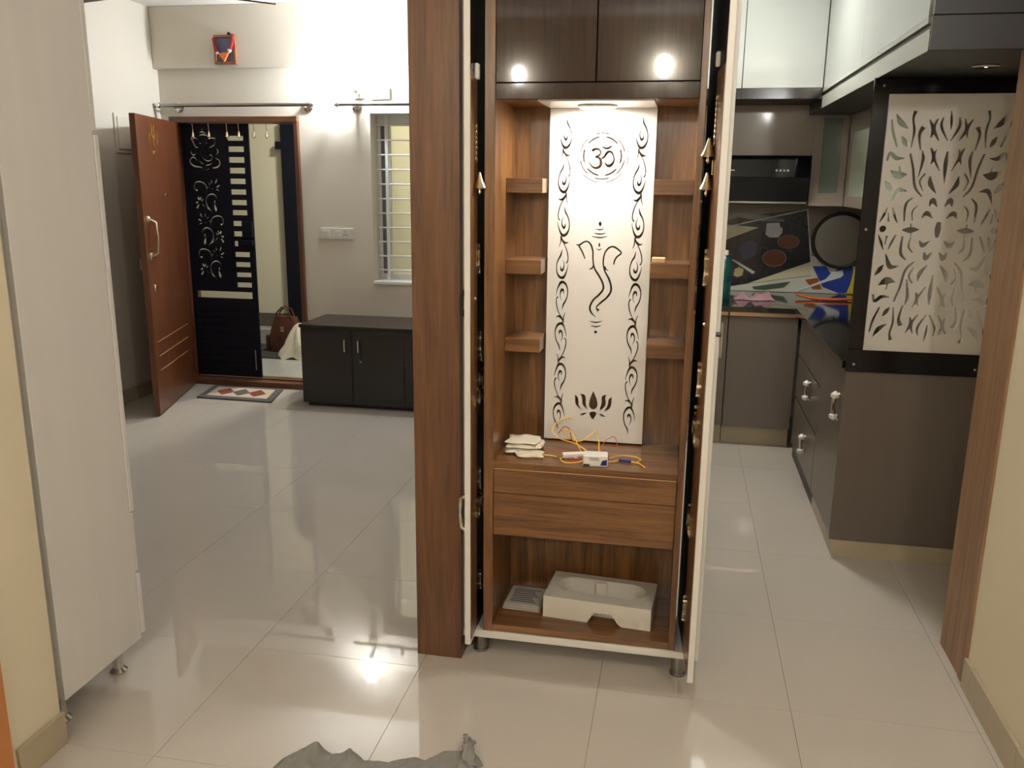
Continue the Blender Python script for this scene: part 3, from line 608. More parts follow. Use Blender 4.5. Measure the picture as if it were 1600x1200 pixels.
# mat, four-cornered and a little askew
cs = [Vector((-3.47, 5.645, 0)), Vector((-2.87, 5.632, 0)), Vector((-2.96, 6.02, 0)), Vector((-3.535, 6.02, 0))]
def mq(u, v): return (cs[0] * (1 - u) + cs[1] * u) * (1 - v) + (cs[3] * (1 - u) + cs[2] * u) * v
def mpoly(uv, z0, z1):
    g = G(); ps = [mq(*p) for p in uv]; return g.prism([(p.x, p.y) for p in ps], 'xy', z0, z1)
t = thing('door_mat', 'grey bordered door mat with red diamonds in front of the threshold', 'mat', (-3.2, 5.83, 0))
obj('border', mpoly([(0, 0), (1, 0), (1, 1), (0, 1)], .001, .012), M['mat_grey'], t)
obj('field', mpoly([(.09, .16), (.91, .16), (.91, .86), (.09, .86)], .012, .0135), M['mat_cream'], t)
for c in (.28, .5, .72):
    obj('diamond', mpoly([(c - .12, .5), (c, .24), (c + .12, .5), (c, .78)], .0135, .0148), M['mat_red'] if c != .5 else M['mat_grey'], t)
# corridor: dark floor mat, handbag, carrier bag
tag(obj('floor_mat', B(-4.1, -2.7, 7.12, 7.75, -.004, .006, bev=.002), M['rubber']), 'dark rubber floor mat under the bags in the corridor', 'mat')
bx, by = -3.61, 7.45
t = thing('handbag', 'brown leather handbag standing in the corridor outside', 'bag', (bx, by, .006))
def bagfn(u, v):
    a = u * 2 * PI; z = .006 + v * .33
    w = .155 * (1 - .25 * v ** 3) * (.92 + .08 * math.sin(PI * v)); d = .085 * (1 - .6 * v ** 2)
    c, s = math.cos(a), math.sin(a)
    e = .55
    return (bx + w * math.copysign(abs(c) ** e, c) + .015 * v, by + d * math.copysign(abs(s) ** e, s), z)
g = G().grid(bagfn, 28, 10, closed_u=True)
g.mesh([bagfn(i / 28, 1) for i in range(28)], [tuple(range(28))]); g.mesh([bagfn(i / 28, 0) for i in range(28)], [tuple(range(28))])
obj('body', g, M['leather'], t, smooth=True, doubles=True)
for dy in (-.035, .035):
    obj('strap', G().tube([(bx - .075, by + dy, .30), (bx - .065, by + dy, .37), (bx - .01, by + dy, .425), (bx + .05, by + dy, .40), (bx + .085, by + dy, .31)], .008, 8), M['leather'], t, smooth=True)
obj('buckle', B(bx - .012, bx + .022, by - .09, by - .083, .20, .25, bev=.003), M['brass'], t)
obj('side_pocket', B(bx - .185, bx - .14, by - .05, by + .05, .02, .16, bev=.015, seg=2), M['leather'], t)
cx, cy = -3.40, 7.23
def polyfn(u, v):
    a = u * 2 * PI; z = .006 + v * .30
    r = .15 * (1 - v) ** .75 + .03
    n = 1 + .12 * math.sin(5 * a + 4 * v) + .07 * math.sin(9 * a - 6 * v)
    return (cx + r * n * math.cos(a) + .05 * v, cy + .7 * r * n * math.sin(a), z + .012 * math.sin(7 * a + 9 * v))
g = G().grid(polyfn, 40, 14, closed_u=True); g.mesh([polyfn(i / 40, 1) for i in range(40)], [tuple(range(40))])
tag(obj('carrier_bag', g, M['poly'], smooth=True, doubles=True), 'crumpled white plastic carrier bag beside the brown handbag', 'bag')
# ceiling fan of the living room (one blade tip reaches into view)
fx0, fy0, fz = -2.64, 4.17, 2.50
t = thing('ceiling_fan', 'brown ceiling fan blade at the top edge above the living room', 'fan', (fx0, fy0, fz))
obj('rod', G().tube([(fx0, fy0, fz + .06), (fx0, fy0, ZC)], .012, 10), M['plastic_d'], t, smooth=True)
obj('motor', G().lathe([(.05, -.04), (.10, -.03), (.115, .0), (.10, .05), (.03, .07)], (fx0, fy0, fz), seg=24), M['frame_wood_x'], t, smooth=True)
for a in (46, 166, 286):
    a = math.radians(a); c, s = math.cos(a), math.sin(a)
    obj('blade', G().prism([(.13, -.05), (.58, -.068), (.615, -.04), (.615, .05), (.59, .07), (.13, .05)], 'xy', -.004, .004).xf(lambda p: (fx0 + p.x * c - p.y * s, fy0 + p.x * s + p.y * c, fz + p.z + p.y * .18)), M['frame_wood_x'], t)

# ------------------------------------------------------------------ wall lamps behind the viewer (they light the hall)
for x, z, pw, lab in ((-1.28, 2.36, .7, 'glowing bulb on the hall wall behind the viewer, left one'), (-.20, 2.41, 1.3, 'glowing bulb on the hall wall behind the viewer, right one')):
    t = thing('wall_lamp', lab, 'lamp', (x, -1.55, z))
    obj('back_plate', B(x - .04, x + .04, -1.6, -1.588, z - .1, z - .02, bev=.003), M['plastic_w'], t)
    obj('arm', G().tube([(x, -1.588, z - .06), (x, -1.54, z - .065), (x, -1.51, z - .05)], .011, 8), M['plastic_w'], t, smooth=True)
    obj('bulb', G().lathe([(.016, -.05), (.022, -.03), (.036, 0), (.04, .025), (.034, .05), (.018, .064), (.004, .068)], (x, -1.51, z), seg=20), lamp_mat('hall_bulb_glow', (1, .965, .92, 1), pw * P_HALL / (PI * .017)), t, smooth=True)
# added unseen bulb on the right hall wall, to brighten the tall cabinet
x, y, z = .985, .75, 2.35
t = thing('wall_lamp', 'added unseen fill bulb on the right hall wall beside the viewer', 'lamp', (x - .05, y, z))
obj('back_plate', B(x - .012, x, y - .04, y + .04, z - .1, z - .02, bev=.003), M['plastic_w'], t)
obj('arm', G().tube([(x - .012, y, z - .06), (x - .06, y, z - .065), (x - .09, y, z - .05)], .011, 8), M['plastic_w'], t, smooth=True)
obj('bulb', G().lathe([(.016, -.05), (.022, -.03), (.036, 0), (.04, .025), (.034, .05), (.018, .064), (.004, .068)], (x - .09, y, z), seg=20), lamp_mat('added_fill_glow', (1, .97, .94, 1), P_SIDE_FILL / (PI * .017)), t, smooth=True)
# ------------------------------------------------------------------ tall white cabinet at the left, seen from its side
t = thing('tall_cabinet', 'tall white cabinet on small chrome feet at the left, seen from its side', 'cabinet', (-2.2, 2.16, 0))
obj('body', B(-2.70, -1.719, 1.972, 2.325, .1, 2.45), M['white_tall'], t)
obj('side_panel', B(-1.718, -1.70, 1.958, 2.327, .1, 2.45, bev=.0015), M['white_tall'], t)
obj('back_panel', B(-2.70, -1.719, 1.958, 1.971, .1, 2.45), M['white'], t)
for z0, z1, dx in ((1.725, 2.45, 0), (.545, 1.715, .004), (.335, .535, -.001), (.115, .325, .004)):
    for x0, x1 in ((-2.70, -2.215), (-2.205, -1.7)):
        o = obj('door', B(x0 + .001, x1 - .001 + (dx if x1 > -2 else 0), 2.329, 2.348, z0, z1, bev=.0015), M['white_tall'], t)
for x, y in ((-1.755, 2.0), (-1.755, 2.27), (-2.65, 2.0), (-2.65, 2.27)):
    obj('foot', G().lathe([(.026, 0), (.028, .008), (.016, .02), (.016, .08), (.03, .1)], (x, y, 0), seg=18), M['chrome'], t, smooth=True)
obj('bracket', B(-1.775, -1.72, 1.93, 1.957, .035, .12, bev=.003), M['frame_wood'], t)

# ------------------------------------------------------------------ wooden pillar
t = thing('wooden_pillar', 'tall brown wood-grain pillar standing at the left of the open prayer cabinet', 'pillar', (-.742, 2.8, 0))
obj('front_board', B(-.822, -.666, 2.585, 2.603, 0, ZC - .001, bev=.001), M['pillar'], t)
obj('side_board', B(-.684, -.666, 2.604, 3.06, 0, ZC - .001), M['pillar'], t)
obj('side_board', B(-.822, -.804, 2.604, 3.06, 0, ZC - .001), M['pillar'], t)
obj('base_strip', B(-.803, -.685, 2.604, 2.62, 0, .08), M['frame_wood'], t)

# ------------------------------------------------------------------ prayer cabinet
CX0, CX1, CF, CB = -.566, .026, 2.62, 2.94
PT = 2.74
pu = thing('prayer_cabinet', 'tall lit prayer cabinet with white cut-out panel, wooden niche and open doors', 'cabinet', (-.27, 2.79, 0))
obj('outer_side', B(-.6745, -.657, 2.622, 2.985, .098, PT, bev=.001), M['white'], pu)
obj('outer_side', B(.1075, .1245, 2.612, 2.985, .098, PT, bev=.001), M['white'], pu)
obj('base_board', B(-.6745, .1245, 2.615, 2.985, .072, .097, bev=.0015), M['white'], pu)
obj('side_panel', B(-.598, CX0, CF, 2.985, .0975, PT, bev=.001), M['teak_v'], pu)
obj('side_panel', B(CX1, .045, CF, 2.985, .0975, PT, bev=.001), M['teak_v'], pu)
obj('back_panel', B(CX0, CX1, CB, 2.985, .0975, PT), M['teak_v'], pu)
obj('top_board', B(-.6745, .1245, 2.612, 2.985, PT, PT + .02), M['white'], pu)
obj('bottom_shelf', B(CX0, CX1, CF + .002, CB, .0975, .122, bev=.001), M['teak_h'], pu)
obj('drawer_box', B(CX0 + .004, CX1 - .004, 2.645, CB, .47, .68), M['teak_h'], pu)
dr = obj('drawer_front', B(CX0 + .002, CX1 - .002, 2.618, 2.638, .601, .681, bev=.0015), M['teak_h'], pu)
dr = obj('drawer_front', B(CX0 + .002, CX1 - .002, 2.618, 2.638, .453, .599, bev=.0015), M['teak_h'], pu)
obj('altar_shelf', B(CX0, CX1, 2.621, CB, .685, .705, bev=.0012), M['teak_h'], pu)
obj('altar_edging', B(CX0 + .001, CX1 - .001, 2.6195, 2.6212, .6815, .6845), mat('pale_edging', rgb(196, 150, 96), .4), pu)
obj('niche_ceiling', B(CX0, CX1, 2.642, CB, 1.833, 1.876), M['teak_h'], pu)
obj('header', B(CX0, CX1, 2.622, 2.641, 1.831, 1.876, bev=.001), M['teak_gloss'], pu)
ucp = obj('ceiling_panel', B(-.443, -.10, 2.645, 2.90, 1.8265, 1.8325, bev=.001), M['acrylic'], pu)
for x0, x1 in ((CX0 + .001, -.2715), (-.2685, CX1 - .001)):
    d = obj('upper_door', B(x0, x1, 2.624, 2.642, 1.879, PT - .003, bev=.001), M['teak_gloss'], pu)
for zt in (1.605, 1.345, 1.085):
    obj('shelf', B(CX0 + .0005, -.448, 2.793, CB, zt - .046, zt, bev=.001), M['teak_h'], pu)
    obj('shelf', B(-.097, CX1 - .0005, 2.793, CB, zt - .046, zt, bev=.001), M['teak_h'], pu)
# downlight in the niche
dl = obj('downlight', G().lathe([(.060, 0), (.063, -.004), (.056, -.008)], (-.281, 2.80, 1.8265), seg=28), M['plastic_w'], pu, smooth=True)
obj('light_disc', G().lathe([(.004, -.0095), (.052, -.0088), (.054, -.0082)], (-.281, 2.80, 1.8265), seg=28), lamp_mat('niche_glow', (1, .95, .87, 1), P_PUJA / (PI * .009)), dl)
# the cut panel: vines, om in rings, elephant line figure, lotus
holes = []
xc, z0 = -.392, 1.274
for k in range(4):
    for i, s in enumerate(VINE):
        if k == 3 and i > 1: continue
        q = [((2 * xc - p[0] if k % 2 else p[0]), p[1] - .1415 * k, p[2]) for p in s]
        for dx in (0, .2453):
            holes.append(stroke([(p[0] + dx, p[1], p[2]) for p in q], grow=1.35))
            holes.append(stroke([(2 * xc - p[0] + dx, 2 * z0 - p[1] - .004, p[2]) for p in q], grow=1.35))
for s in OM: holes.append(stroke(s, grow=1.2))
for R, wd, n, off, fill in ((1.0, .0030, 6, 0, .76), (.865, .0042, 6, 30, .70), (.73, .0058, 6, 0, .72)):
    for i in range(n):
        a0 = math.radians(90 + off + 360 / n * i + 360 / n * (1 - fill) / 2); a1 = math.radians(90 + off + 360 / n * (i + 1) - 360 / n * (1 - fill) / 2)
        rr = OMR * R
        holes.append(stroke([(OMC[0] + rr * math.cos(a0 + (a1 - a0) * j / 8), OMC[1] + rr * math.sin(a0 + (a1 - a0) * j / 8), wd * (.5 if j in (0, 8) else 1)) for j in range(9)], k=2))
for s in GANESH: holes.append(stroke(s, grow=1.15))
for s in LOTUS: holes.append([tuple(p[:2]) for p in smooth_path([p + (0,) for p in s] + [s[0] + (0,)], 3)][:-1])
obj('cut_panel', G().plate([[(-.443, .7125), (-.10, .7125), (-.10, 1.826), (-.443, 1.826)]], holes, 'xz', 2.899, 2.911), M['acrylic'], pu)
for x, z in ((-.42, .75), (-.12, .75), (-.42, 1.79), (-.12, 1.79)): obj('spacer', G().lathe([(.008, 0), (.008, .03)], (x, 2.9105, z), 'y', 10), M['steel'], pu)
for x, y in ((-.615, 2.665), (.062, 2.648), (-.615, 2.93), (.062, 2.93)):
    obj('leg', G().lathe([(.026, 0), (.027, .008), (.022, .012), (.022, .0725)], (x, y, 0), seg=20), M['steel'], pu, smooth=True)

# its doors, slid back into the side pockets
def bell(c, s=1.0): return G().lathe([(.003 * s, .035 * s), (.006 * s, .026 * s), (.012 * s, .008 * s), (.022 * s, -.012 * s), (.02 * s, -.016 * s), (.004 * s, -.018 * s), (.006 * s, -.028 * s), (.002 * s, -.034 * s)], c, seg=14)
omc = np.array([p[:2] for s in OM for p in s]).mean(0)
def om_yz(cy, cz, k): return [stroke([((p[0] - omc[0]) * k + cy, (p[1] - omc[1]) * k + cz, p[2] * k * .8) for p in s]) for s in OM]
def vine_yz(cy, cz, k, mir=1): return [stroke([((p[0] - xc) * k * mir + cy, (p[1] - 1.72) * k + cz, p[2] * k) for p in s]) for s in VINE]
# left door
dl_ = obj('door', B(-.6435, -.6245, 2.545, 2.96, .08, 2.72, bev=.001), M['white'], pu)
obj('veneer', B(-.6244, -.6225, 2.547, 2.628, .10, 1.905), M['teak_v'], dl_)
obj('veneer', B(-.6244, -.6225, 2.547, 2.592, 1.906, 2.72), M['teak_gloss'], dl_)
obj('black_panel', B(-.6244, -.6228, 2.593, 2.628, 1.906, 2.72), M['black_panel'], dl_)
obj('black_panel', B(-.6244, -.6228, 2.6285, 2.955, .10, 2.72), M['black_panel'], dl_)
obj('hinge', B(-.6224, -.61, 2.588, 2.612, 1.885, 1.93, bev=.003), M['plastic_w'], dl_)
g = G()
for k in range(7): g.tube([(-.619, 2.605 + .010 * math.cos(a), 1.752 - k * .0155 + .010 * math.sin(a)) for a in [i * PI / 5 for i in range(10)]], .0016, 6, closed=True)
obj('chain', g, M['brass'], dl_, smooth=True)
obj('bell_ornament', bell((-.609, 2.60, 1.588), .95), M['brass'], dl_, smooth=True)
for nm, cy, cz, k, kind in (('leaf_ornament', 2.640, 1.365, .5, 'v'), ('leaf_ornament', 2.665, 1.09, .45, 'v'), ('om_ornament', 2.665, .955, 1.9, 'o'), ('leaf_ornament', 2.66, .64, .4, 'v'), ('om_ornament', 2.66, .545, 1.2, 'o'), ('leaf_ornament', 2.67, .265, .4, 'v')):
    obj(nm, G().plate(None, (om_yz if kind == 'o' else vine_yz)(cy, cz, k), 'yz', -.6222, -.617), M['brass'], dl_)
obj('screw_cap', G().lathe([(.006, 0), (.004, .004)], (-.6224, 2.60, 1.24), 'x', 10), M['chrome'], dl_, smooth=True)
hd = obj('handle', G().tube([(-.6437, 2.57, .60), (-.662, 2.57, .59), (-.666, 2.57, .54), (-.66, 2.57, .49), (-.6437, 2.57, .48)], [.008, .007, .006, .007, .008], 8), M['chrome'], dl_, smooth=True)
obj('handle', G().tube([(-.6437, 2.56, 1.27), (-.655, 2.56, 1.25), (-.656, 2.56, 1.21), (-.6437, 2.56, 1.19)], .006, 8), M['plastic_d'], dl_, smooth=True)
# right door, turned a few degrees
ang = math.radians(4.7)
def rmap(p):
    dx, dy = p[0] - .088, p[1] - 2.467
    return (.088 + dx * math.cos(ang) - dy * math.sin(ang), 2.467 + dx * math.sin(ang) + dy * math.cos(ang), p[2])
dr_ = obj('door', B(.088, .1065, 2.467, 2.87, .08, 2.72, bev=.001).xf(rmap), M['white'], pu)
obj('veneer', B(.0862, .0879, 2.469, 2.64, .10, 1.905).xf(rmap), M['teak_v'], dr_)
obj('black_panel', B(.0864, .0879, 2.6405, 2.865, .10, 1.905).xf(rmap), M['black_panel'], dr_)
obj('black_panel', B(.0864, .0879, 2.469, 2.865, 1.906, 2.72).xf(rmap), M['black_panel'], dr_)
obj('hinge', B(.074, .0861, 2.58, 2.604, 1.91, 1.95, bev=.003).xf(rmap), M['plastic_w'], dr_)
g = G()
for k in range(9): g.tube([(.083, 2.60 + .010 * math.cos(a), 1.83 - k * .0155 + .010 * math.sin(a)) for a in [i * PI / 5 for i in range(10)]], .0016, 6, closed=True)
obj('chain', g.xf(rmap), M['brass'], dr_, smooth=True)
obj('bell_ornament', bell((.07, 2.60, 1.685), 1.0).xf(rmap), M['brass'], dr_, smooth=True)
obj('bell_ornament', bell((.07, 2.60, 1.592), .95).xf(rmap), M['brass'], dr_, smooth=True)
obj('chain', G().tube([(.083, 2.60, 1.66), (.083, 2.60, 1.62)], .002, 6).xf(rmap), M['brass'], dr_, smooth=True)
for nm, cy, cz, k, kind in (('leaf_ornament', 2.63, 1.36, .6, 'v'), ('leaf_ornament', 2.63, 1.02, .6, 'v'), ('om_ornament', 2.64, .86, 1.5, 'o'), ('om_ornament', 2.64, .55, 1.2, 'o'), ('leaf_ornament', 2.64, .25, .5, 'v')):
    obj(nm, G().plate(None, (om_yz if kind == 'o' else vine_yz)(cy, cz, k), 'yz', .080, .0858).xf(rmap), M['brass'], dr_)
obj('screw_cap', G().lathe([(.006, 0), (.004, -.004)], (.0861, 2.58, 1.19), 'x', 10).xf(rmap), M['chrome'], dr_, smooth=True)
hd = obj('handle', B(.122, .128, 2.478, 2.494, 1.11, 1.215, bev=.003).xf(rmap), M['chrome'], dr_)
obj('spindle', G().tube([(.1067, 2.486, 1.178), (.123, 2.486, 1.178)], .007, 8).xf(rmap), M['plastic_d'], hd, smooth=True)

# ------------------------------------------------------------------ things on the altar shelf
zs = .7052
def pad(x0, x1, y0, y1, z, h, a=0.0, seed=0, wob=.004, nx=16, ny=10):
    """one fold of cloth: a soft slab with uneven edges"""
    cx_, cy_ = (x0 + x1) / 2, (y0 + y1) / 2; ca, sa = math.cos(a), math.sin(a)
    def top(u, v, s):
        ex = min(u, 1 - u, v, 1 - v); r = min(1, ex * 9) ** .5
        x = x0 + u * (x1 - x0) + wob * math.sin(7 * v + seed); y = y0 + v * (y1 - y0) + wob * math.sin(9 * u + seed * 2)
        zz = z + h / 2 + s * h / 2 * r + (.0018 * math.sin(11 * u + 5 * v + seed) * r if s > 0 else 0)
        dx, dy = x - cx_, y - cy_
        return (cx_ + dx * ca - dy * sa, cy_ + dx * sa + dy * ca, zz)
    return G().grid(lambda u, v: top(u, v, 1), nx, ny).grid(lambda u, v: top(u, v, -1), nx, ny)
def merge(*gs):
    g0 = gs[0]
    for g1 in gs[1:]:
        me = bpy.data.meshes.new('tmp'); g1.bm.to_mesh(me); g0.bm.from_mesh(me); bpy.data.meshes.remove(me); g1.bm.free()
    return g0
t = thing('folded_cloth', 'folded cream cotton cloth on the altar shelf', 'cloth', (-.48, 2.76, zs))
for nm, a in (('lower_fold', (-.505, -.415, 2.675, 2.735, zs, .014, .12, 1)), ('lower_fold', (-.55, -.43, 2.71, 2.82, zs, .016, .05, 2)), ('middle_fold', (-.545, -.425, 2.715, 2.815, zs + .0165, .013, .08, 3)), ('top_fold', (-.548, -.438, 2.725, 2.825, zs + .03, .010, .02, 4))):
    obj(nm, pad(*a), M['cloth_cream'], t, smooth=True, doubles=True)
# led driver box
a = math.radians(5)
def bmap(p):
    x, y = p[0], p[1]; return (-.238 + x * math.cos(a) - y * math.sin(a), 2.665 + x * math.sin(a) + y * math.cos(a), p[2] + zs)
t = thing('led_driver_box', 'small white driver box with a blue printed corner among the wires', 'box', (-.238, 2.665, zs))
obj('body', B(-.040, .040, -.025, .025, .0002, .038, bev=.003).xf(bmap), M['plastic_w'], t)
obj('blue_print', G().prism([(.016, .006), (.037, .006), (.037, .026), (.022, .022)], 'xz', -.0258, -.0251).xf(bmap), M['blue'], t)
for k in range(3): obj('print_line', B(-.02, .012, -.0256, -.0251, .022 + k * .004, .0232 + k * .004).xf(bmap), M['ink'], t)
obj('cable_clamp', B(-.038, -.018, -.0262, -.025, .003, .009).xf(bmap), M['plastic_d'], t)
t = thing('wire_connector', 'long white connector with a dark end lying behind the driver box', 'connector', (-.31, 2.72, zs))
def cmap(p): b = math.radians(20); return (-.31 + p[0] * math.cos(b) - p[1] * math.sin(b), 2.725 + p[0] * math.sin(b) + p[1] * math.cos(b), p[2] + zs)
obj('body', B(-.045, .035, -.011, .011, .0002, .018, bev=.005, seg=2).xf(cmap), M['plastic_w'], t)
obj('end_cap', B(.036, .058, -.009, .009, .0005, .015, bev=.003).xf(cmap), M['plastic_d'], t)
def wire(pts, m, label, r=.0021, grp='loose wires on the altar shelf', parent=None):
    o = obj('wire', G().tube([tuple(p) for p in smooth_path(pts, 7)], r, 6), M[m], parent, smooth=True)
    if parent is None: tag(o, label, 'wire', grp)
    return o
zw = zs + .0042
wire([(-.275, 2.74, zw + .018), (-.32, 2.77, zw + .03), (-.38, 2.82, zw + .03), (-.405, 2.84, zw + .05), (-.39, 2.86, zw + .075), (-.35, 2.86, zw + .095), (-.335, 2.86, zw + .09)], 'yellow', 'yellow wire looping up highest in front of the panel')
wire([(-.27, 2.72, zw), (-.30, 2.76, zw + .015), (-.335, 2.81, zw + .055), (-.37, 2.83, zw + .06), (-.35, 2.82, zw + .035), (-.305, 2.80, zw + .03), (-.27, 2.82, zw + .05), (-.255, 2.83, zw + .062)], 'yellow', 'yellow wire with a curled end behind the connector')
wire([(-.225, 2.715, zw), (-.235, 2.75, zw + .02), (-.24, 2.79, zw + .045), (-.255, 2.83, zw + .052)], 'yellow', 'short yellow wire rising straight behind the driver box')
wire([(-.275, 2.655, zw + .01), (-.30, 2.648, zw + .004), (-.335, 2.652, zw), (-.355, 2.69, zw), (-.33, 2.715, zw), (-.30, 2.705, zw)], 'yellow', 'yellow wire lying in a loop over the shelf front')
tt = wire([(-.37, 2.705, zw), (-.39, 2.715, zw), (-.42, 2.715, zw), (-.44, 2.725, zw)], 'yellow', 'short yellow wire with a black tip left of the loop')
obj('black_tip', G().tube([(-.44, 2.725, zw + .001), (-.475, 2.732, zw + .001)], .0032, 8), M['plastic_d'], tt, smooth=True)
tt = wire([(-.195, 2.70, zw + .01), (-.18, 2.73, zw + .006), (-.15, 2.765, zw), (-.115, 2.76, zw), (-.095, 2.735, zw), (-.105, 2.71, zw)], 'yellow', 'yellow wire arching to the right of the driver box')
tt = wire([(-.198, 2.68, zw + .003), (-.18, 2.70, zw), (-.165, 2.715, zw)], 'yellow', 'yellow wire with a blue sleeve right of the box')
obj('blue_sleeve', G().tube([(-.165, 2.715, zw + .002), (-.125, 2.708, zw + .002)], .0055, 8), M['blue'], tt, smooth=True)
wire([(-.124, 2.707, zw), (-.10, 2.695, zw), (-.085, 2.67, zw), (-.078, 2.655, zw)], 'yellow', 'yellow wire tail reaching the shelf front at the right')
wire([(-.10, 2.70, zw), (-.09, 2.675, zw), (-.07, 2.665, zw)], 'orange', 'orange wire tail at the right end of the bundle', r=.0016)
wire([(-.255, 2.73, zw + .008), (-.24, 2.745, zw + .014), (-.215, 2.735, zw + .01), (-.20, 2.745, zw)], 'orange', 'orange wire tucked behind the driver box')
wire([(-.29, 2.76, zw + .01), (-.33, 2.80, zw + .03), (-.345, 2.83, zw + .06), (-.365, 2.84, zw + .065), (-.385, 2.84, zw + .04)], 'red', 'red wire twisted into the raised yellow loop', r=.0016)
wire([(-.28, 2.69, zw), (-.31, 2.675, zw), (-.335, 2.685, zw), (-.30, 2.70, zw), (-.27, 2.70, zw)], 'red', 'red wire curl in front of the white connector', r=.0016)
wire([(-.42, 2.79, zw), (-.38, 2.80, zw), (-.33, 2.79, zw), (-.29, 2.785, zw), (-.24, 2.79, zw)], 'red', 'thin red wire lying flat across the shelf', r=.0012)
wire([(-.235, 2.79, zw), (-.22, 2.82, zw + .03), (-.19, 2.825, zw + .045), (-.175, 2.80, zw + .01)], 'orange', 'thin orange wire arched before the panel foot', r=.0012)
tag(obj('wood_offcut', B(-.093, -.05, 2.81, 2.85, 1.3455, 1.362, bev=.002), mat('pale_offcut', rgb(206, 176, 128), .6, var=.08, vscale=30)), 'small pale wood offcut on the right middle niche shelf', 'offcut')

# ------------------------------------------------------------------ in the lowest compartment
zb = .1225
TA = math.radians(-4.5)
def tmap(p):
    return (-.213 + p[0] * math.cos(TA) - p[1] * math.sin(TA), 2.80 + p[0] * math.sin(TA) + p[1] * math.cos(TA), p[2] + zb)
fm = thing('foam_packing', 'white expanded foam packing block with a long hollow and a notch', 'packing', (-.213, 2.80, zb))
g = G()
HW, HD, HT, HF = .186, .102, .078, .018
arch = [(-HW, 0), (-.030, 0), (-.020, .018), (-.010, .034), (.004, .041), (.05, .040), (.062, .028), (.074, .010), (.088, 0), (HW, 0), (HW, HT), (-HW, HT)]
g.prism(arch, 'xz', -HD, -HD + .05)
g.box(-HW, HW, -HD + .05, HD, 0, HF)
n = 14; hx, hr = .098, .058
stad = [(hx + hr * math.cos(-PI / 2 + PI * i / n), .012 + hr * math.sin(-PI / 2 + PI * i / n)) for i in range(n + 1)] + [(-hx + hr * math.cos(PI / 2 + PI * i / n), .012 + hr * math.sin(PI / 2 + PI * i / n)) for i in range(n + 1)]
g.plate([[(-HW, -HD + .05), (HW, -HD + .05), (HW, HD), (-HW, HD)]], [stad], 'xy', HF, HT)
obj('block', g.xf(tmap), M['foam'], fm)
obj('ridge', B(-.03, .012, .052, .069, HF, HT - .004, bev=.004).xf(tmap), M['foam'], fm)
t = thing('folded_newspaper', 'folded grey newspaper lying left of the foam packing block', 'newspaper', (-.48, 2.80, zb))
def nmap(p): b = math.radians(-3); return (-.485 + p[0] * math.cos(b) - p[1] * math.sin(b), 2.80 + p[0] * math.sin(b) + p[1] * math.cos(b), p[2] + zb)
for k in range(4):
    obj('sheet', B(-.068 + .002 * k, .068 - .003 * (k % 2), -.068 + .003 * (k % 2), .075, .0005 + k * .006, .0055 + k * .006, bev=.002).xf(nmap), M['paper'], t)
for k in range(7): obj('print_line', B(-.045, .05 - .01 * (k % 3), -.045 + k * .015, -.038 + k * .015, .0237, .0241).xf(nmap), M['ink'], t)

# ------------------------------------------------------------------ cloth on the floor in the foreground
random.seed(3)
fl = [(random.uniform(0, PI), random.uniform(5, 16), random.uniform(0, 6), random.uniform(.4, 1)) for _ in range(12)]
def crease(u, v):
    z = 0
    for a, f_, c, w_ in fl:
        s = math.sin(f_ * (u * math.cos(a) * 1.5 + v * math.sin(a) * .8) + c + 1.3 * math.sin(4 * v + 3 * u + c) + .5 * math.sin(13 * u + 7 * v))
        z += w_ * (1 - abs(s)) ** 2.2
    return z / 12
def clothfn(u, v):
    x = -1.03 + u * .56; yb = 1.985 + .10 * u ** 1.1 + .020 * math.sin(8 * u + .5) + .010 * math.sin(23 * u) + .006 * math.sin(41 * u)
    if u > .93: yb -= (u - .93) * .5
    y = 1.62 + v * (yb - 1.62)
    if u < .2: y -= (.2 - u) * .35
    z = .006 + .11 * crease(u, v)
    z += .03 * math.exp(-((u - .17) / .05) ** 2) * math.exp(-((v - .93) / .15) ** 2)
    ed = min(u * 14, (1 - u) * 14, v * 14, (1 - v) * 14, 1)
    return (x + .012 * math.sin(13 * v) + .006 * math.sin(31 * v), y, .003 + z * max(ed, 0) ** .6)
t = thing('floor_cloth', 'crumpled grey cloth lying on the floor in the foreground', 'cloth', (-.75, 1.85, 0))
obj('sheet', G().grid(clothfn, 150, 80), M['cloth_grey'], t, smooth=True)
random.seed(11)
for k in range(4):
    ox, oy = random.uniform(-.014, .014), random.uniform(-.01, .012)
    pts = smooth_path([(-.505 + ox, 2.03, .012), (-.515 + ox * .8, 2.07 + oy, .022 + .006 * k), (-.522 + ox * .5, 2.10 + oy, .018 + .007 * k), (-.528 + ox * 1.3, 2.135 + oy, .010 + .008 * k)], 5)
    obj('twisted_corner', G().tube([tuple(p) for p in pts], [.0105 - .00025 * i + .003 * math.sin(i * 1.9 + k) for i in range(len(pts))], 7, flat=.7), M['cloth_grey'], t, smooth=True)
